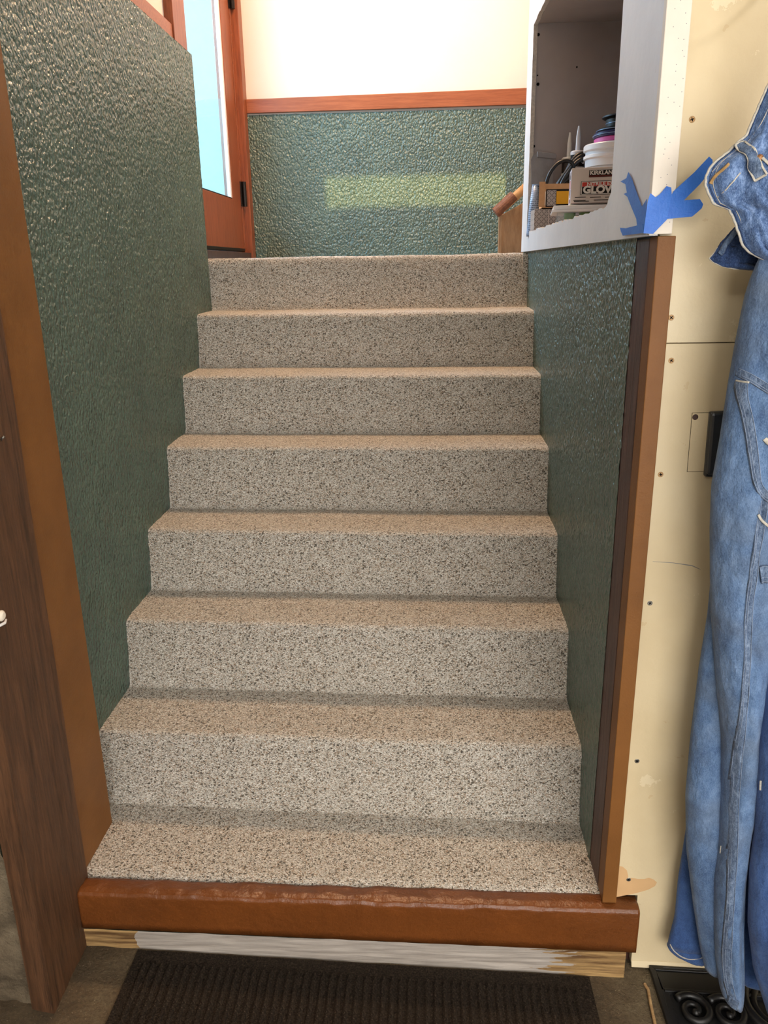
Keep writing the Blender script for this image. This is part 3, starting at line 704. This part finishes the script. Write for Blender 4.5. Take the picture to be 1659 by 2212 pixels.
# caulk tubes
for (px, pt, pc, pb, Y, lb, mt) in ((1232, 286, 340, 345, 1.378, 'ivory nozzle caulk tube further back in the niche', 'ivory_plastic'), (1251, 272, 326, 334, 1.335, 'white nozzle caulk tube nearest the bucket', 'white_plastic')):
    tip = at_y(px, pt, Y); cap = at_y(px - 3, pc, Y); x = cap.x
    t = tag(empty('caulk_tube', (x, Y, SH)), lb, 'caulk tube', 'caulk tubes in the niche')
    MB().lathe((x, Y, SH), [(.024, 0), (.024, cap.z - SH - .014)], 22).build('cartridge', 'print_black', t, smooth=True)
    MB().lathe((x, Y, cap.z - .014), [(.0255, 0), (.0255, .010), (.021, .014)], 22).build('shoulder', mt, t, smooth='sharp')
    MB().lathe((x, Y, cap.z), [(.0085, 0), (.0080, (tip.z - cap.z) * .55), (.003, tip.z - cap.z)], 16).build('nozzle', mt, t, smooth='sharp')
    MB().lathe((x, Y, cap.z - .062), [(.0244, 0), (.0244, .008)], 22).build('label_band', 'print_white', t)
    if px == 1251: text('DAP', .024, (x - .018, Y - .0262, cap.z - .045), 'print_white', t, Vector((1, 0, 0)), zu, .0004)
# bucket with stacked rolls
BYc = 1.10; e = at_y(1262, 316, BYc); rim = e.z; R_ = .118; bx = e.x + R_
t = tag(empty('bucket', (bx, BYc, SH)), 'white plastic bucket with printed label at the right of the niche', 'bucket')
hB = rim - SH
MB().lathe((bx, BYc, SH), [(R_ * .80, 0), (R_ * .90, hB - .066)], 40).build('pail', 'white_plastic', t, smooth=True)
MB().lathe((bx, BYc, SH + hB - .066), [(R_ * .93, 0), (R_ * .94, .022), (R_ * .99, .026), (R_ * .99, .034), (R_ * .94, .037), (R_ * .94, .046), (R_, .050), (R_, .064), (R_ * .97, .068), (R_ * .8, .070)], 40).build('lid', 'white_plastic', t, smooth='sharp')
MB().lathe((bx, BYc, SH + hB - .168), [(R_ * .884, 0), (R_ * .892, .05)], 40).build('label', 'bucket_print', t, smooth=True)
z = SH + hB + .0045
for nm, lb, cat, r0_, hh, mt in (('pink_lid', 'pink disc lying on the bucket lid', 'lid', .098, .017, 'pink'), ('navy_roll', 'navy blue roll on the pink disc', 'roll', .100, .016, 'navy'), ('black_disc', 'flat black disc between the navy roll and the black cup', 'disc', .090, .011, 'black_rubber'), ('black_cup', 'black flared cup on top of the stack on the bucket', 'cup', .062, .036, 'black_rubber')):
    if nm == 'black_cup': pr = [(r0_, 0), (r0_ * 1.02, .012), (r0_ * 1.03, hh - .010), (r0_ * 1.22, hh - .004), (r0_ * 1.22, hh)]
    else: pr = [(r0_ * .97, 0), (r0_, .003), (r0_, hh - .003), (r0_ * .96, hh)]
    o = tag(empty(nm, (bx + .012, BYc, z)), lb, cat)
    MB().lathe((bx + .012, BYc, z), pr, 48).build('body', mt, o, smooth='sharp')
    if nm != 'pink_lid': MB().lathe((bx + .012, BYc, z + hh * .38), [(r0_ * 1.032, 0), (r0_ * 1.032, .0015)], 36).build('edge_line', 'silver_blue', o)
    z += hh + .0006
# black cable coil in the open carton
def sm(pts, n=6):
    out = []
    P = [pts[0]] + list(pts) + [pts[-1]]
    for i in range(1, len(P) - 2):
        for k in range(n):
            t_ = k / n; a, b_, c_, d_ = P[i - 1], P[i], P[i + 1], P[i + 2]
            out.append(.5 * ((2 * b_) + (c_ - a) * t_ + (2 * a - 5 * b_ + 4 * c_ - d_) * t_ ** 2 + (3 * b_ - a - 3 * c_ + d_) * t_ ** 3))
    out.append(P[-1]); return out
t = tag(empty('cable_coil', at_y(1200, 440, 1.27)), 'black cable coiled and standing in the open carton', 'cable')
YC = 1.258
for pts, y_, r_ in (([(1179, 446), (1179, 405), (1187, 376), (1204, 354), (1222, 347), (1235, 352), (1239, 366), (1232, 380), (1215, 400), (1196, 446)], YC - .012, .0060),
                 ([(1192, 440), (1208, 396), (1228, 366), (1244, 346), (1258, 337), (1266, 342), (1268, 352), (1262, 372), (1246, 392), (1228, 440)], YC + .004, .0075),
                 ([(1200, 440), (1216, 392), (1236, 362), (1250, 348), (1262, 344), (1270, 350), (1271, 362), (1264, 378), (1250, 390), (1234, 440)], YC - .008, .0075),
                 ([(1186, 440), (1204, 400), (1222, 374), (1240, 343), (1256, 332), (1266, 335)], YC + .014, .0075)):
    MB().tube(sm([at_y(x_, yy, y_) for x_, yy in pts]), r_, 10).build('cable_loop', 'black_rubber', t, smooth=True)

# ------------------------------------------------------------------ blue painter's tape on the corner
def tape(pts, plane, lb, off, curl=None):
    YT = YF - .0055
    P = [(at_y(x_, y_, YT - off) if plane == 'y' else at_x(x_, y_, XW - .0032 - off)) for x_, y_ in pts]
    d = (0, .0006, 0) if plane == 'y' else (.0006, 0, 0)
    o = MB().prism(P, d).build('painters_tape', 'tape'); return tag(o, lb, 'tape', 'blue tape strips at the white corner')
# strips over the plywood stand off the wall a little: they bridge from the corner bead
tape([(1422, 470), (1455, 413), (1500, 372), (1532, 338), (1539, 345), (1540, 356), (1533, 372), (1512, 398), (1478, 432), (1440, 462)], 'y', 'long blue tape strip slanting up to the jeans waistband', 0)
tape([(1425, 437), (1470, 433), (1512, 430), (1519, 441), (1516, 450), (1507, 458), (1495, 468), (1440, 473), (1425, 476)], 'y', 'short horizontal blue tape strip pointing right below the long strip', .0008)
tape([(1399, 436), (1405, 417), (1416, 426), (1425, 420), (1440, 402), (1450, 405), (1451, 418), (1447, 440), (1441, 474), (1411, 505), (1390, 504)], 'y', 'wide blue tape patch covering the corner just above the brown board', .0016)
tape([(1357, 372), (1364, 385), (1376, 420), (1386, 446), (1392, 455), (1388, 462), (1380, 476), (1374, 472), (1364, 448), (1355, 425), (1347, 419), (1354, 416), (1351, 398), (1340, 392), (1353, 385)], 'x', 'narrow torn blue tape strip rising on the white niche wall', .0002)
tape([(1386, 447), (1397, 430), (1394, 470), (1390, 503), (1376, 486), (1374, 470)], 'x', 'blue tape piece folded round the white corner edge', .0008)
tape([(1339, 492), (1352, 493), (1372, 488), (1388, 484), (1391, 503), (1345, 509), (1341, 500)], 'x', 'blue tape end curling along the bottom of the white wall', .0014)
# ------------------------------------------------------------------ outlet cover
YO = YP - .03
t = tag(empty('outlet_cover', (at_y(1545, 1028, YP).x, YP, at_y(1545, 1028, YP).z)), 'dark grey outlet box on the plywood half hidden by jeans', 'outlet cover')
pp = [(1533, 884), (1600, 884), (1600, 1029), (1519, 1029), (1517, 1020), (1528, 890)]
MB().prism([at_y(x_, y_, YP - .001) for x_, y_ in [(1530, 888), (1600, 884), (1600, 1029), (1518, 1027)]], (0, -.012, 0)).build('back_box', 'dark_grey_plastic', t, bevel=.003)
MB().prism([at_y(x_, y_, YP - .013) for x_, y_ in [(1534, 890), (1600, 886), (1600, 1026), (1523, 1024)]], (0, -.010, 0)).build('cover_plate', 'dark_grey_plastic', t, bevel=.006)

# ------------------------------------------------------------------ jeans
def interp(rows, y):
    for a, c in zip(rows, rows[1:]):
        if a[0] <= y <= c[0]:
            t_ = (y - a[0]) / (c[0] - a[0]); return [a[k] + (c[k] - a[k]) * t_ for k in range(1, len(a))]
    return list(rows[0][1:]) if y < rows[0][0] else list(rows[-1][1:])
class Leg:
    def __init__(s, rows, Y, seed): s.rows, s.Y, s.seed = rows, Y, seed     # rows: py, px left, px right, half depth
    def ring(s, py):
        l, r_, d_ = interp(s.rows, py); a, c = at_y(l, py, s.Y), at_y(r_, py, s.Y)
        return (a.x + c.x) / 2, (c.x - a.x) / 2, (a.z + c.z) / 2, d_
    def pt(s, ang, py):
        cx, rx, z, d_ = s.ring(py)
        cs, sn = math.cos(ang), math.sin(ang)
        rg = 1 - 2 * abs(nz((cs * 2.2 + s.seed, sn * 2.2, z * 4.5 + cs * 2.5), 1.5))
        f = 1 + (.22 * nz((cs * 1.2 + s.seed, sn * 1.2, z * 2.2), 1.6) + .10 * rg + .07 * nz((cs * 3, sn * 3 + s.seed, z * 11), 2)) * abs(sn)
        return Vector((cx + rx * cs, s.Y - d_ * sn * f, z))
    def front(s, px, py, off=.0025):
        cx, rx, z, d_ = s.ring(py); x = at_y(px, py, s.Y - d_ * .8).x
        c = max(-.98, min(.98, (x - cx) / rx)); p = s.pt(math.acos(c), py); return p + Vector((0, -off, 0))
    def mesh(s, n=36, m=110):
        b = MB(); y0, y1 = s.rows[0][0], s.rows[-1][0]
        b.grid(n, m, lambda u, v: s.pt(2 * math.pi * u, y0 + (y1 - y0) * v), closed_u=True); return b
def strip(leg, pts, w, name, mat, par, n=5, off=.002):
    P = sm([Vector((x_, y_, 0)) for x_, y_ in pts], n); P = [leg.front(p.x, p.y, off) for p in P]
    MB().tube(P, w, 8, flat=Vector((0, 1, 0))).build(name, mat, par, smooth=True)

def band(leg, pts, w, name, mat, par, off=.0012, stitch=True):
    P = sm([Vector((x_, y_, 0)) for x_, y_ in pts], 6); n_ = len(P); N_ = []
    for i in range(n_):
        t_ = (P[min(i + 1, n_ - 1)] - P[max(i - 1, 0)]).normalized(); N_.append(Vector((-t_.y, t_.x, 0)))
    f_ = lambda i, k, o_: leg.front(P[i].x + N_[i].x * w * k, P[i].y + N_[i].y * w * k, o_)
    b_ = MB(); b_.grid(5, n_, lambda u, v: f_(round(v * (n_ - 1)), u * 2 - 1, off + .0006 * (1 - (u * 2 - 1) ** 2)))
    bo_ = b_.build(name, mat, par, smooth=True, solid=.0022)
    if stitch:
        for k in (-.95, .3, .8): MB().tube([f_(i, k, off + .0018) for i in range(n_)], .00055, 6).build('stitching', 'thread', bo_, smooth=True)
# pair 1: faded carpenter jeans in front
JB = at_y(1560, 2140, -.44)
j1 = tag(empty('jeans', (1.15, -.44, JB.z)), 'faded blue carpenter jeans hanging in front with a grubby side seam', 'jeans', 'jeans hanging on the plywood wall')
back = Leg([(1180, 1545, 1660, .03), (1330, 1531, 1640, .032), (1450, 1512, 1620, .034), (1600, 1494, 1600, .036), (1720, 1483, 1590, .036), (1840, 1485, 1590, .036), (1960, 1500, 1590, .034), (2050, 1514, 1592, .03), (2092, 1524, 1590, .027)], -.412, 3.1)
front = Leg([(515, 1660, 1800, .010), (560, 1640, 1800, .018), (600, 1624, 1800, .034), (640, 1613, 1800, .046), (740, 1593, 1800, .052), (830, 1577, 1800, .054), (950, 1559, 1790, .056), (1050, 1541, 1760, .056), (1150, 1537, 1735, .055), (1250, 1538, 1712, .055), (1330, 1540, 1695, .054), (1450, 1549, 1664, .05), (1600, 1561, 1643, .045), (1720, 1562, 1627, .042), (1800, 1557, 1615, .04), (1900, 1545, 1606, .038), (2000, 1545, 1602, .036), (2080, 1549, 1604, .034), (2130, 1556, 1604, .032), (2150, 1562, 1602, .030), (2158, 1572, 1600, .028)], -.455, 7.7)
back.mesh().build('leg', 'denim_faded', j1, smooth=True, solid=.003)
front.mesh(44, 150).build('leg', 'denim_faded', j1, smooth=True, solid=.003)
band(front, [(1643, 1060), (1637, 1120), (1627, 1180), (1619, 1250), (1615, 1330), (1613, 1400), (1606, 1500), (1598, 1580), (1592, 1650), (1587, 1740), (1583, 1830), (1578, 1930), (1573, 2030), (1575, 2090), (1583, 2128), (1587, 2150)], 8, 'side_seam', 'denim_seam', j1)
band(front, [(1611, 820), (1611, 850), (1617, 890), (1623, 940), (1627, 990), (1632, 1025), (1643, 1044), (1655, 1054)], 9, 'pocket_edge', 'denim_seam', j1, .003)
strip(front, [(1602, 818), (1622, 818)], .0016, 'bar_tack', 'stitch', j1, off=.005)
band(front, [(1584, 786), (1600, 796), (1630, 812), (1662, 834), (1690, 850)], 9, 'yoke_seam', 'denim_seam', j1)
strip(front, [(1632, 1088), (1642, 1103), (1660, 1116), (1672, 1122)], .0022, 'loose_thread', 'stitch', j1, off=.006)
strip(front, [(1648, 932), (1655, 940), (1664, 938)], .004, 'frayed_hole', 'stitch', j1, off=.004)
band(front, [(1636, 1214), (1650, 1212), (1672, 1214), (1690, 1216)], 18, 'hammer_loop', 'denim_seam', j1, .005)
strip(front, [(1553, 1820), (1556, 1828), (1560, 1836)], .0028, 'frayed_hole', 'stitch', j1, off=.002)
band(front, [(1586, 2126), (1584, 2140), (1582, 2152)], 9, 'hem_tab', 'denim_seam', j1, .003)
# waist drape of pair 1: thick folded sheet with pale frayed edge
def drape(rows, Yb, name, mat, par, bulge, amp, pxr=1770, nu=40, nv=80, seed=0, th=.004):
    y0, y1 = rows[0][0], rows[-1][0]
    def g(u, v):
        py = y0 + (y1 - y0) * v; l = interp(rows, py)[0]; px = l + (pxr - l) * u
        d_ = bulge * math.sin(min(1, u * 1.6) * math.pi / 2) + amp * nz((u * 3 + seed, v * 3, 0), 1.7) + amp * .5 * nz((u * 7, v * 6 + seed, 2), 2)
        p = at_y(px, py, Yb); return Vector((p.x, Yb - d_ * min(1, u * 6 + .15), p.z))
    b = MB(); b.grid(nu, nv, g); ob = b.build(name, mat, par, smooth=True, solid=th)
    return ob, g, (lambda px, py: g((px - interp(rows, py)[0]) / (pxr - interp(rows, py)[0]), (py - y0) / (y1 - y0)))
top_rows = [(-110, 1752), (-60, 1738), (20, 1718), (90, 1698), (150, 1678), (185, 1659), (215, 1645), (260, 1625), (294, 1611), (305, 1596), (330, 1571), (348, 1546), (364, 1532), (384, 1524), (400, 1523), (420, 1530), (440, 1541), (446, 1556), (450, 1574), (470, 1584), (505, 1596), (530, 1604), (546, 1620), (556, 1640), (566, 1668)]
ob, g, q = drape(top_rows, -.462, 'waistband', 'denim_top', j1, .035, .016)
edge = [g(0, k / 160) + Vector((0, -.001, 0)) for k in range(161)]
MB().tube([e_ + Vector((.0010 * nz(e_, 160), 0, .0010 * nz(e_, 170))) for e_ in edge], .0020, 8).build('frayed_edge', 'stitch', j1, smooth=True)
MB().tube([g(.034, k / 160) + Vector((0, -.0022, 0)) for k in range(8, 158)], .0016, 6, flat=Vector((0, 1, 0))).build('edge_seam', 'denim_dark', j1, smooth=True)
MB().tube([g(.060, k / 160) + Vector((0, -.0024, 0)) for k in range(8, 158)], .0007, 6).build('edge_stitching', 'stitch', j1, smooth=True)
def ribbon(pl, pr, name, mat, off, th=.0025):
    L = [q(p.x, p.y) for p in sm([Vector((a_, b_, 0)) for a_, b_ in pl], 5)]; Rr = [q(p.x, p.y) for p in sm([Vector((a_, b_, 0)) for a_, b_ in pr], 5)]
    n_ = len(L); b_ = MB()
    b_.grid(6, n_, lambda u, v: L[round(v * (n_ - 1))].lerp(Rr[round(v * (n_ - 1))], u) + Vector((0, -off - .005 * math.sin(math.pi * v) - .001 * math.sin(math.pi * u), 0)))
    return b_.build(name, mat, j1, smooth=True, solid=th)
def qstrip(pts, w, name, mat, off=.004, n=5, par=None):
    P = [q(p.x, p.y) + Vector((0, -off, 0)) for p in sm([Vector((a_, b_, 0)) for a_, b_ in pts], n)]
    MB().tube(P, w, 8, flat=Vector((0, 1, 0))).build(name, mat, par or j1, smooth=True)
bl = [(1583, 315), (1591, 332), (1601, 352), (1606, 373), (1612, 396)]; br = [(1603, 307), (1612, 328), (1622, 348), (1627, 366), (1633, 383)]
bloop = ribbon(bl, br, 'belt_loop', 'denim_seam', .006)
for e_ in (bl, br): qstrip(e_, .0016, 'loop_stitching', 'stitch', .0105, par=bloop)
qstrip([(1583, 315), (1593, 311), (1603, 307)], .0018, 'loop_stitching', 'stitch', .0085, par=bloop); qstrip([(1612, 396), (1623, 389), (1633, 383)], .0018, 'loop_stitching', 'stitch', .0085, par=bloop)
qstrip([(1548, 428), (1570, 398), (1590, 376)], .0010, 'stitching', 'stitch', .003)
qstrip([(1628, 342), (1640, 358), (1652, 380), (1668, 404)], .0022, 'pocket_stitching', 'stitch', .004)
qstrip([(1534, 398), (1540, 385), (1552, 372), (1566, 358)], .0034, 'worn_leather_patch', 'leather', .003)
qstrip([(1536, 372), (1556, 350), (1580, 332), (1600, 318), (1625, 290), (1650, 240)], .0006, 'stitching', 'stitch', .003)
p = q(1627, 346); MB().lathe(p + Vector((0, -.004, 0)), [(.0055, 0), (.005, .002), (.002, .003)], 14, axis=Vector((0, -1, 0))).build('rivet', 'copper', j1)
# pair 2: darker jeans behind, waist flap and one leg with turned hem
j2 = tag(empty('jeans', (1.13, -.36, at_y(1490, 2068, -.35).z)), 'dark blue jeans behind the carpenter jeans with a hemmed leg showing at left', 'jeans', 'jeans hanging on the plywood wall')
rows2 = [(484, 1600), (490, 1588), (505, 1573), (525, 1557), (545, 1544), (559, 1532), (567, 1543), (574, 1558), (580, 1585), (582, 1620)]
ob, g2, q2 = drape(rows2, -.405, 'waist_flap', 'denim_dark', j2, .012, .012, nv=40, seed=5)
MB().tube([g2(0, k / 50) for k in range(26, 51)], .0016, 8).build('flap_edge', 'stitch', j2, smooth=True)
MB().tube([g2(.05, k / 50) + Vector((0, -.004, 0)) for k in range(2, 34)], .0045, 8).build('flap_seam', 'denim_seam', j2, smooth=True)
lb = Leg([(500, 1700, 1760, .01), (570, 1640, 1800, .02), (900, 1600, 1760, .02), (1300, 1545, 1700, .02), (1600, 1512, 1640, .02), (1800, 1482, 1600, .02), (1900, 1466, 1580, .02), (1980, 1459, 1560, .02), (2030, 1446, 1550, .02), (2045, 1443, 1545, .02)], -.357, 9.9)
lb.mesh().build('leg', 'denim_blue', j2, smooth=True, solid=.003)
hem = Leg([(2043, 1442, 1546, .021), (2052, 1446, 1546, .021), (2060, 1456, 1545, .021), (2067, 1476, 1540, .021)], -.357, 9.9)
hem.mesh(36, 8).build('hem', 'denim_blue', j2, smooth=True, solid=.003)
P = [lb.front(x_, y_, .0025) for x_, y_ in ((1447, 2036), (1458, 2044), (1475, 2052), (1495, 2053), (1520, 2050))]
MB().tube(sm(P), .0014, 6).build('hem_stitching', 'stitch', j2)
# pair 3: saturated blue trousers at the right edge of the photo
j3 = tag(empty('jeans', (1.33, -.52, at_y(1655, 2190, -.5).z)), 'plain medium blue trousers leg at the right edge in front of the grate', 'jeans', 'jeans hanging on the plywood wall')
l3 = Leg([(430, 1810, 1900, .012), (470, 1780, 1930, .03), (560, 1762, 1945, .045), (900, 1735, 1930, .05), (1300, 1700, 1900, .05), (1420, 1673, 1880, .05), (1500, 1656, 1860, .05), (1620, 1641, 1840, .05), (1700, 1637, 1830, .05), (1800, 1633, 1820, .05), (1880, 1622, 1810, .05), (2000, 1618, 1810, .05), (2100, 1630, 1810, .05), (2190, 1658, 1810, .045)], -.50, 15.2)
l3.mesh(36, 170).build('leg', 'denim_blue', j3, smooth=True, solid=.003)
l4 = Leg([(1500, 1640, 1760, .02), (1850, 1600, 1720, .02), (2000, 1585, 1700, .02), (2080, 1590, 1690, .02), (2120, 1600, 1680, .02)], -.380, 1.2)
l4.mesh().build('leg', 'denim_blue', j3, smooth=True, solid=.003)
strip(l3, [(1634, 1680), (1632, 1690), (1634, 1700)], .004, 'frayed_hole', 'stitch', j3, off=.001)

for px, py, dd, lb_ in ((1762, -105, .16, 'black wall hook holding the faded carpenter jeans by the waist'), (1858, 432, .20, 'black wall hook holding the plain medium blue trousers')):
    p = at_y(px, py, YP - dd); hk = MB()
    hk.tube(sm([Vector((p.x, YP - .002, p.z + .02)), Vector((p.x, YP - .05, p.z - .004)), Vector((p.x, YP - dd, p.z - .008)), Vector((p.x, YP - dd - .02, p.z + .01)), Vector((p.x, YP - dd - .022, p.z + .03))]), .005, 8)
    hk.box((p.x - .012, YP - .004, p.z - .01), (p.x + .012, YP, p.z + .05)); tag(hk.build('coat_hook', 'dark_metal', smooth='sharp'), lb_, 'hook', 'hooks on the plywood wall')
# ------------------------------------------------------------------ floor mats
def plane_y(px, py):   # point on the sloping floor
    z = -.17
    for _ in range(6): p = at_z(px, py, z); z = zf(p.x)
    return p
mA, mB_ = plane_y(300, 2052), plane_y(1272, 2112)
x0, x1 = mA.x, mB_.x; yb = min(mA.y, -.352); yb2 = min(mB_.y, -.352)
mt = tag(empty('floor_mat', ((x0 + x1) / 2, -.6, zf((x0 + x1) / 2))), 'dark brown ribbed entrance mat at the foot of the stairs', 'floor mat')
def yback(x): return yb + (yb2 - yb) * (x - x0) / (x1 - x0)
b = MB(); ns = 60; bw = .035
pitch_ = .0195; rx0, rx1 = x0 + .022, x1 - .018
N = int((rx1 - rx0) / pitch_)
b.prism([(x0, yback(x0), zf(x0)), (x1, yback(x1), zf(x1)), (x1 + .01, -1.05, zf(x1)), (x0 - .01, -1.05, zf(x0))], (0, 0, .005)); b.build('backing', 'mat', mt)
bo = MB(); bo.grid(120, 6, lambda u, v: (x0 + (x1 - x0) * u, yback(x0 + (x1 - x0) * u) - bw * v, zf(x0 + (x1 - x0) * u) + .0062 + .0012 * nz((u * 30, v * 2, 0), 3))); bo.build('border', 'mat', mt, smooth=True)
for i in range(N):
    xa = rx0 + pitch_ * i
    r = MB()
    def rib(u, v, xa=xa):
        x = xa + .0135 * u; y = yback(x) - bw - .002 + (-.60 - yback(x)) * v
        return (x + .0008 * nz((x * 9, y * 30, 0), 1), y, zf(x) + .004 + .0075 * math.sin(math.pi * u) ** .6 + .0015 * nz((x, y, 0), 120))
    r.grid(5, 46, rib); r.build('rib', 'mat', mt, smooth=True)
# black cast scroll mat at the lower right
ga = plane_y(1394, 2088)
gm = tag(empty('scroll_doormat', (1.25, -.45, zf(1.2))), 'black cast scrollwork doormat on the floor under the jeans', 'doormat')
def fz(x): return zf(x)
gy1 = ga.y; gx0 = ga.x
def gp(px, py): return plane_y(px, py)
# frame corners from the photo
fA, fB, fC = gp(1398, 2090), gp(1437, 2212), gp(1560, 2086)
def bar(P, h0, h1, name='frame_bar', mat='black_rubber'):
    b = MB(); b.prism([Vector((p.x, p.y, fz(p.x) + h0)) for p in P], (0, 0, h1 - h0)); return b.build(name, mat, gm, bevel=.0015)
xo = gx0 + .006; yo = max(fA.y, fC.y); yo = min(yo, YP - .004)
V = lambda x_, y_: Vector((x_, y_, 0))
bar([V(xo, yo), V(1.62, yo), V(1.62, yo - .012), V(xo + .012, yo - .012)], .0, .012)
bar([V(xo + .012, yo - .0125), V(1.62, yo - .0125), V(1.62, yo - .060), V(xo + .016, yo - .060)], 0, .009, 'top_panel')
bar([V(xo, yo), V(xo + .0115, yo - .0125), V(xo + .0115, yo - .70), V(xo, yo - .70)], 0, .013)
bar([V(xo + .0165, yo - .0605), V(1.62, yo - .0605), V(1.62, yo - .068), V(xo + .0165, yo - .068)], 0, .013)
bar([V(xo + .012, yo - .0605), V(xo + .026, yo - .0605), V(xo + .026, yo - .70), V(xo + .012, yo - .70)], 0, .009)
bar([V(xo + .0, yo), V(1.62, yo), V(1.62, yo - .70), V(xo, yo - .70)], -.001, .002, 'base_sheet')
bar([V(xo + .03, yo - .0055), V(1.62, yo - .0055), V(1.62, yo - .0075), V(xo + .03, yo - .0075)], .012, .0135, 'raised_line', 'dark_grey_plastic')
def scroll(cx, cy, R0, turns, dirn, rt, a0, nm='scroll', h=.010):
    P = []; rr = []
    n = 46
    for k in range(n):
        t_ = k / (n - 1); a = a0 + dirn * turns * 2 * math.pi * t_; r_ = R0 * (1 - .86 * t_)
        P.append(Vector((cx + r_ * math.cos(a), cy + r_ * math.sin(a), fz(cx) + h))); rr.append(rt * (1 - .35 * t_))
    b = MB().tube(P, rr, 8); b.lathe(P[-1] - Vector((0, 0, .004)), [(.008, 0), (.008, .006), (.004, .011)], 12); b.build(nm, 'black_rubber', gm, smooth=True)
for (px, py, R0, dn, a0) in ((1499, 2190, .040, 1, 2.4), (1572, 2196, .042, 1, 2.4)):
    c_ = gp(px, py); scroll(c_.x, c_.y, R0, 1.6, -dn, .0085, a0)
c_ = gp(1690, 2190); scroll(c_.x, c_.y, .085, 1.3, 1, .012, 2.0, h=.012); scroll(c_.x, c_.y, .062, 1.2, 1, .008, 2.2, h=.010)
for px in (1462, 1520, 1545, 1600):
    c_ = gp(px, 2160); bar([V(c_.x, yo - .0685), V(c_.x + .010, yo - .0685), V(c_.x + .005, yo - .085)], .002, .010, 'gusset')
# pale frayed cord along the mat's left edge
P = [gp(1392, 2128), gp(1396, 2135), gp(1400, 2142), gp(1404, 2165), gp(1409, 2190), gp(1414, 2212), gp(1420, 2240)]
o = MB().tube(sm([p + Vector((0, 0, .004)) for p in P]), .0035, 8).build('cord', 'bare_wood', smooth=True); tag(o, 'pale frayed cord lying along the left edge of the scroll doormat', 'cord')
# broken concrete chip between sill end and plywood
# ------------------------------------------------------------------ post fittings
c_ = at_x(0, 1335, -.236)
t = tag(empty('cable_clip', c_), 'white plastic cable clip on the dark post', 'clip')
MB().lathe(at_x(-2, 1330, -.2355), [(.0105, 0), (.0105, .006), (.006, .010)], 16, axis=Vector((1, 0, 0))).build('knob', 'ivory_plastic', t, bevel=.001)
MB().tube([at_x(-12, 1356, -.231), at_x(2, 1350, -.230), at_x(10, 1346, -.231), at_x(13, 1338, -.232)], [.003, .003, .003, .002], 8).build('strap', 'white_plastic', t, smooth=True)
o = MB().tube([at_x(2, 951, -.2355), at_x(6, 946, -.228), at_x(9, 942, -.226)], .0022, 8).build('nail', 'steel', smooth=True); tag(o, 'bent steel nail in a knot of the dark post', 'nail')
# ------------------------------------------------------------------ lamps (fixtures above the frame)
for nm, lb, x_, y_, z_, sx, sy in (('ceiling_lamp', 'slim ceiling lamp on the garage ceiling right of the stairs', 2.05, -1.95, 2.5, .34, .54), ('ceiling_lamp', 'long ceiling lamp on the garage ceiling behind the viewer', .1, -2.6, 2.5, 1.24, .34), ('ceiling_lamp', 'square ceiling lamp over the landing', .45, 1.75, 3.7, .4, .4)):
    t = tag(empty(nm, (x_, y_, z_ - .07)), lb, 'lamp', 'ceiling lamps')
    b = MB(); zz = z_ - .06
    b.box((x_ - sx / 2, y_ - sy / 2, zz), (x_ + sx / 2, y_ + sy / 2, z_)); b.build('housing', 'white_plastic', t, bevel=.004)
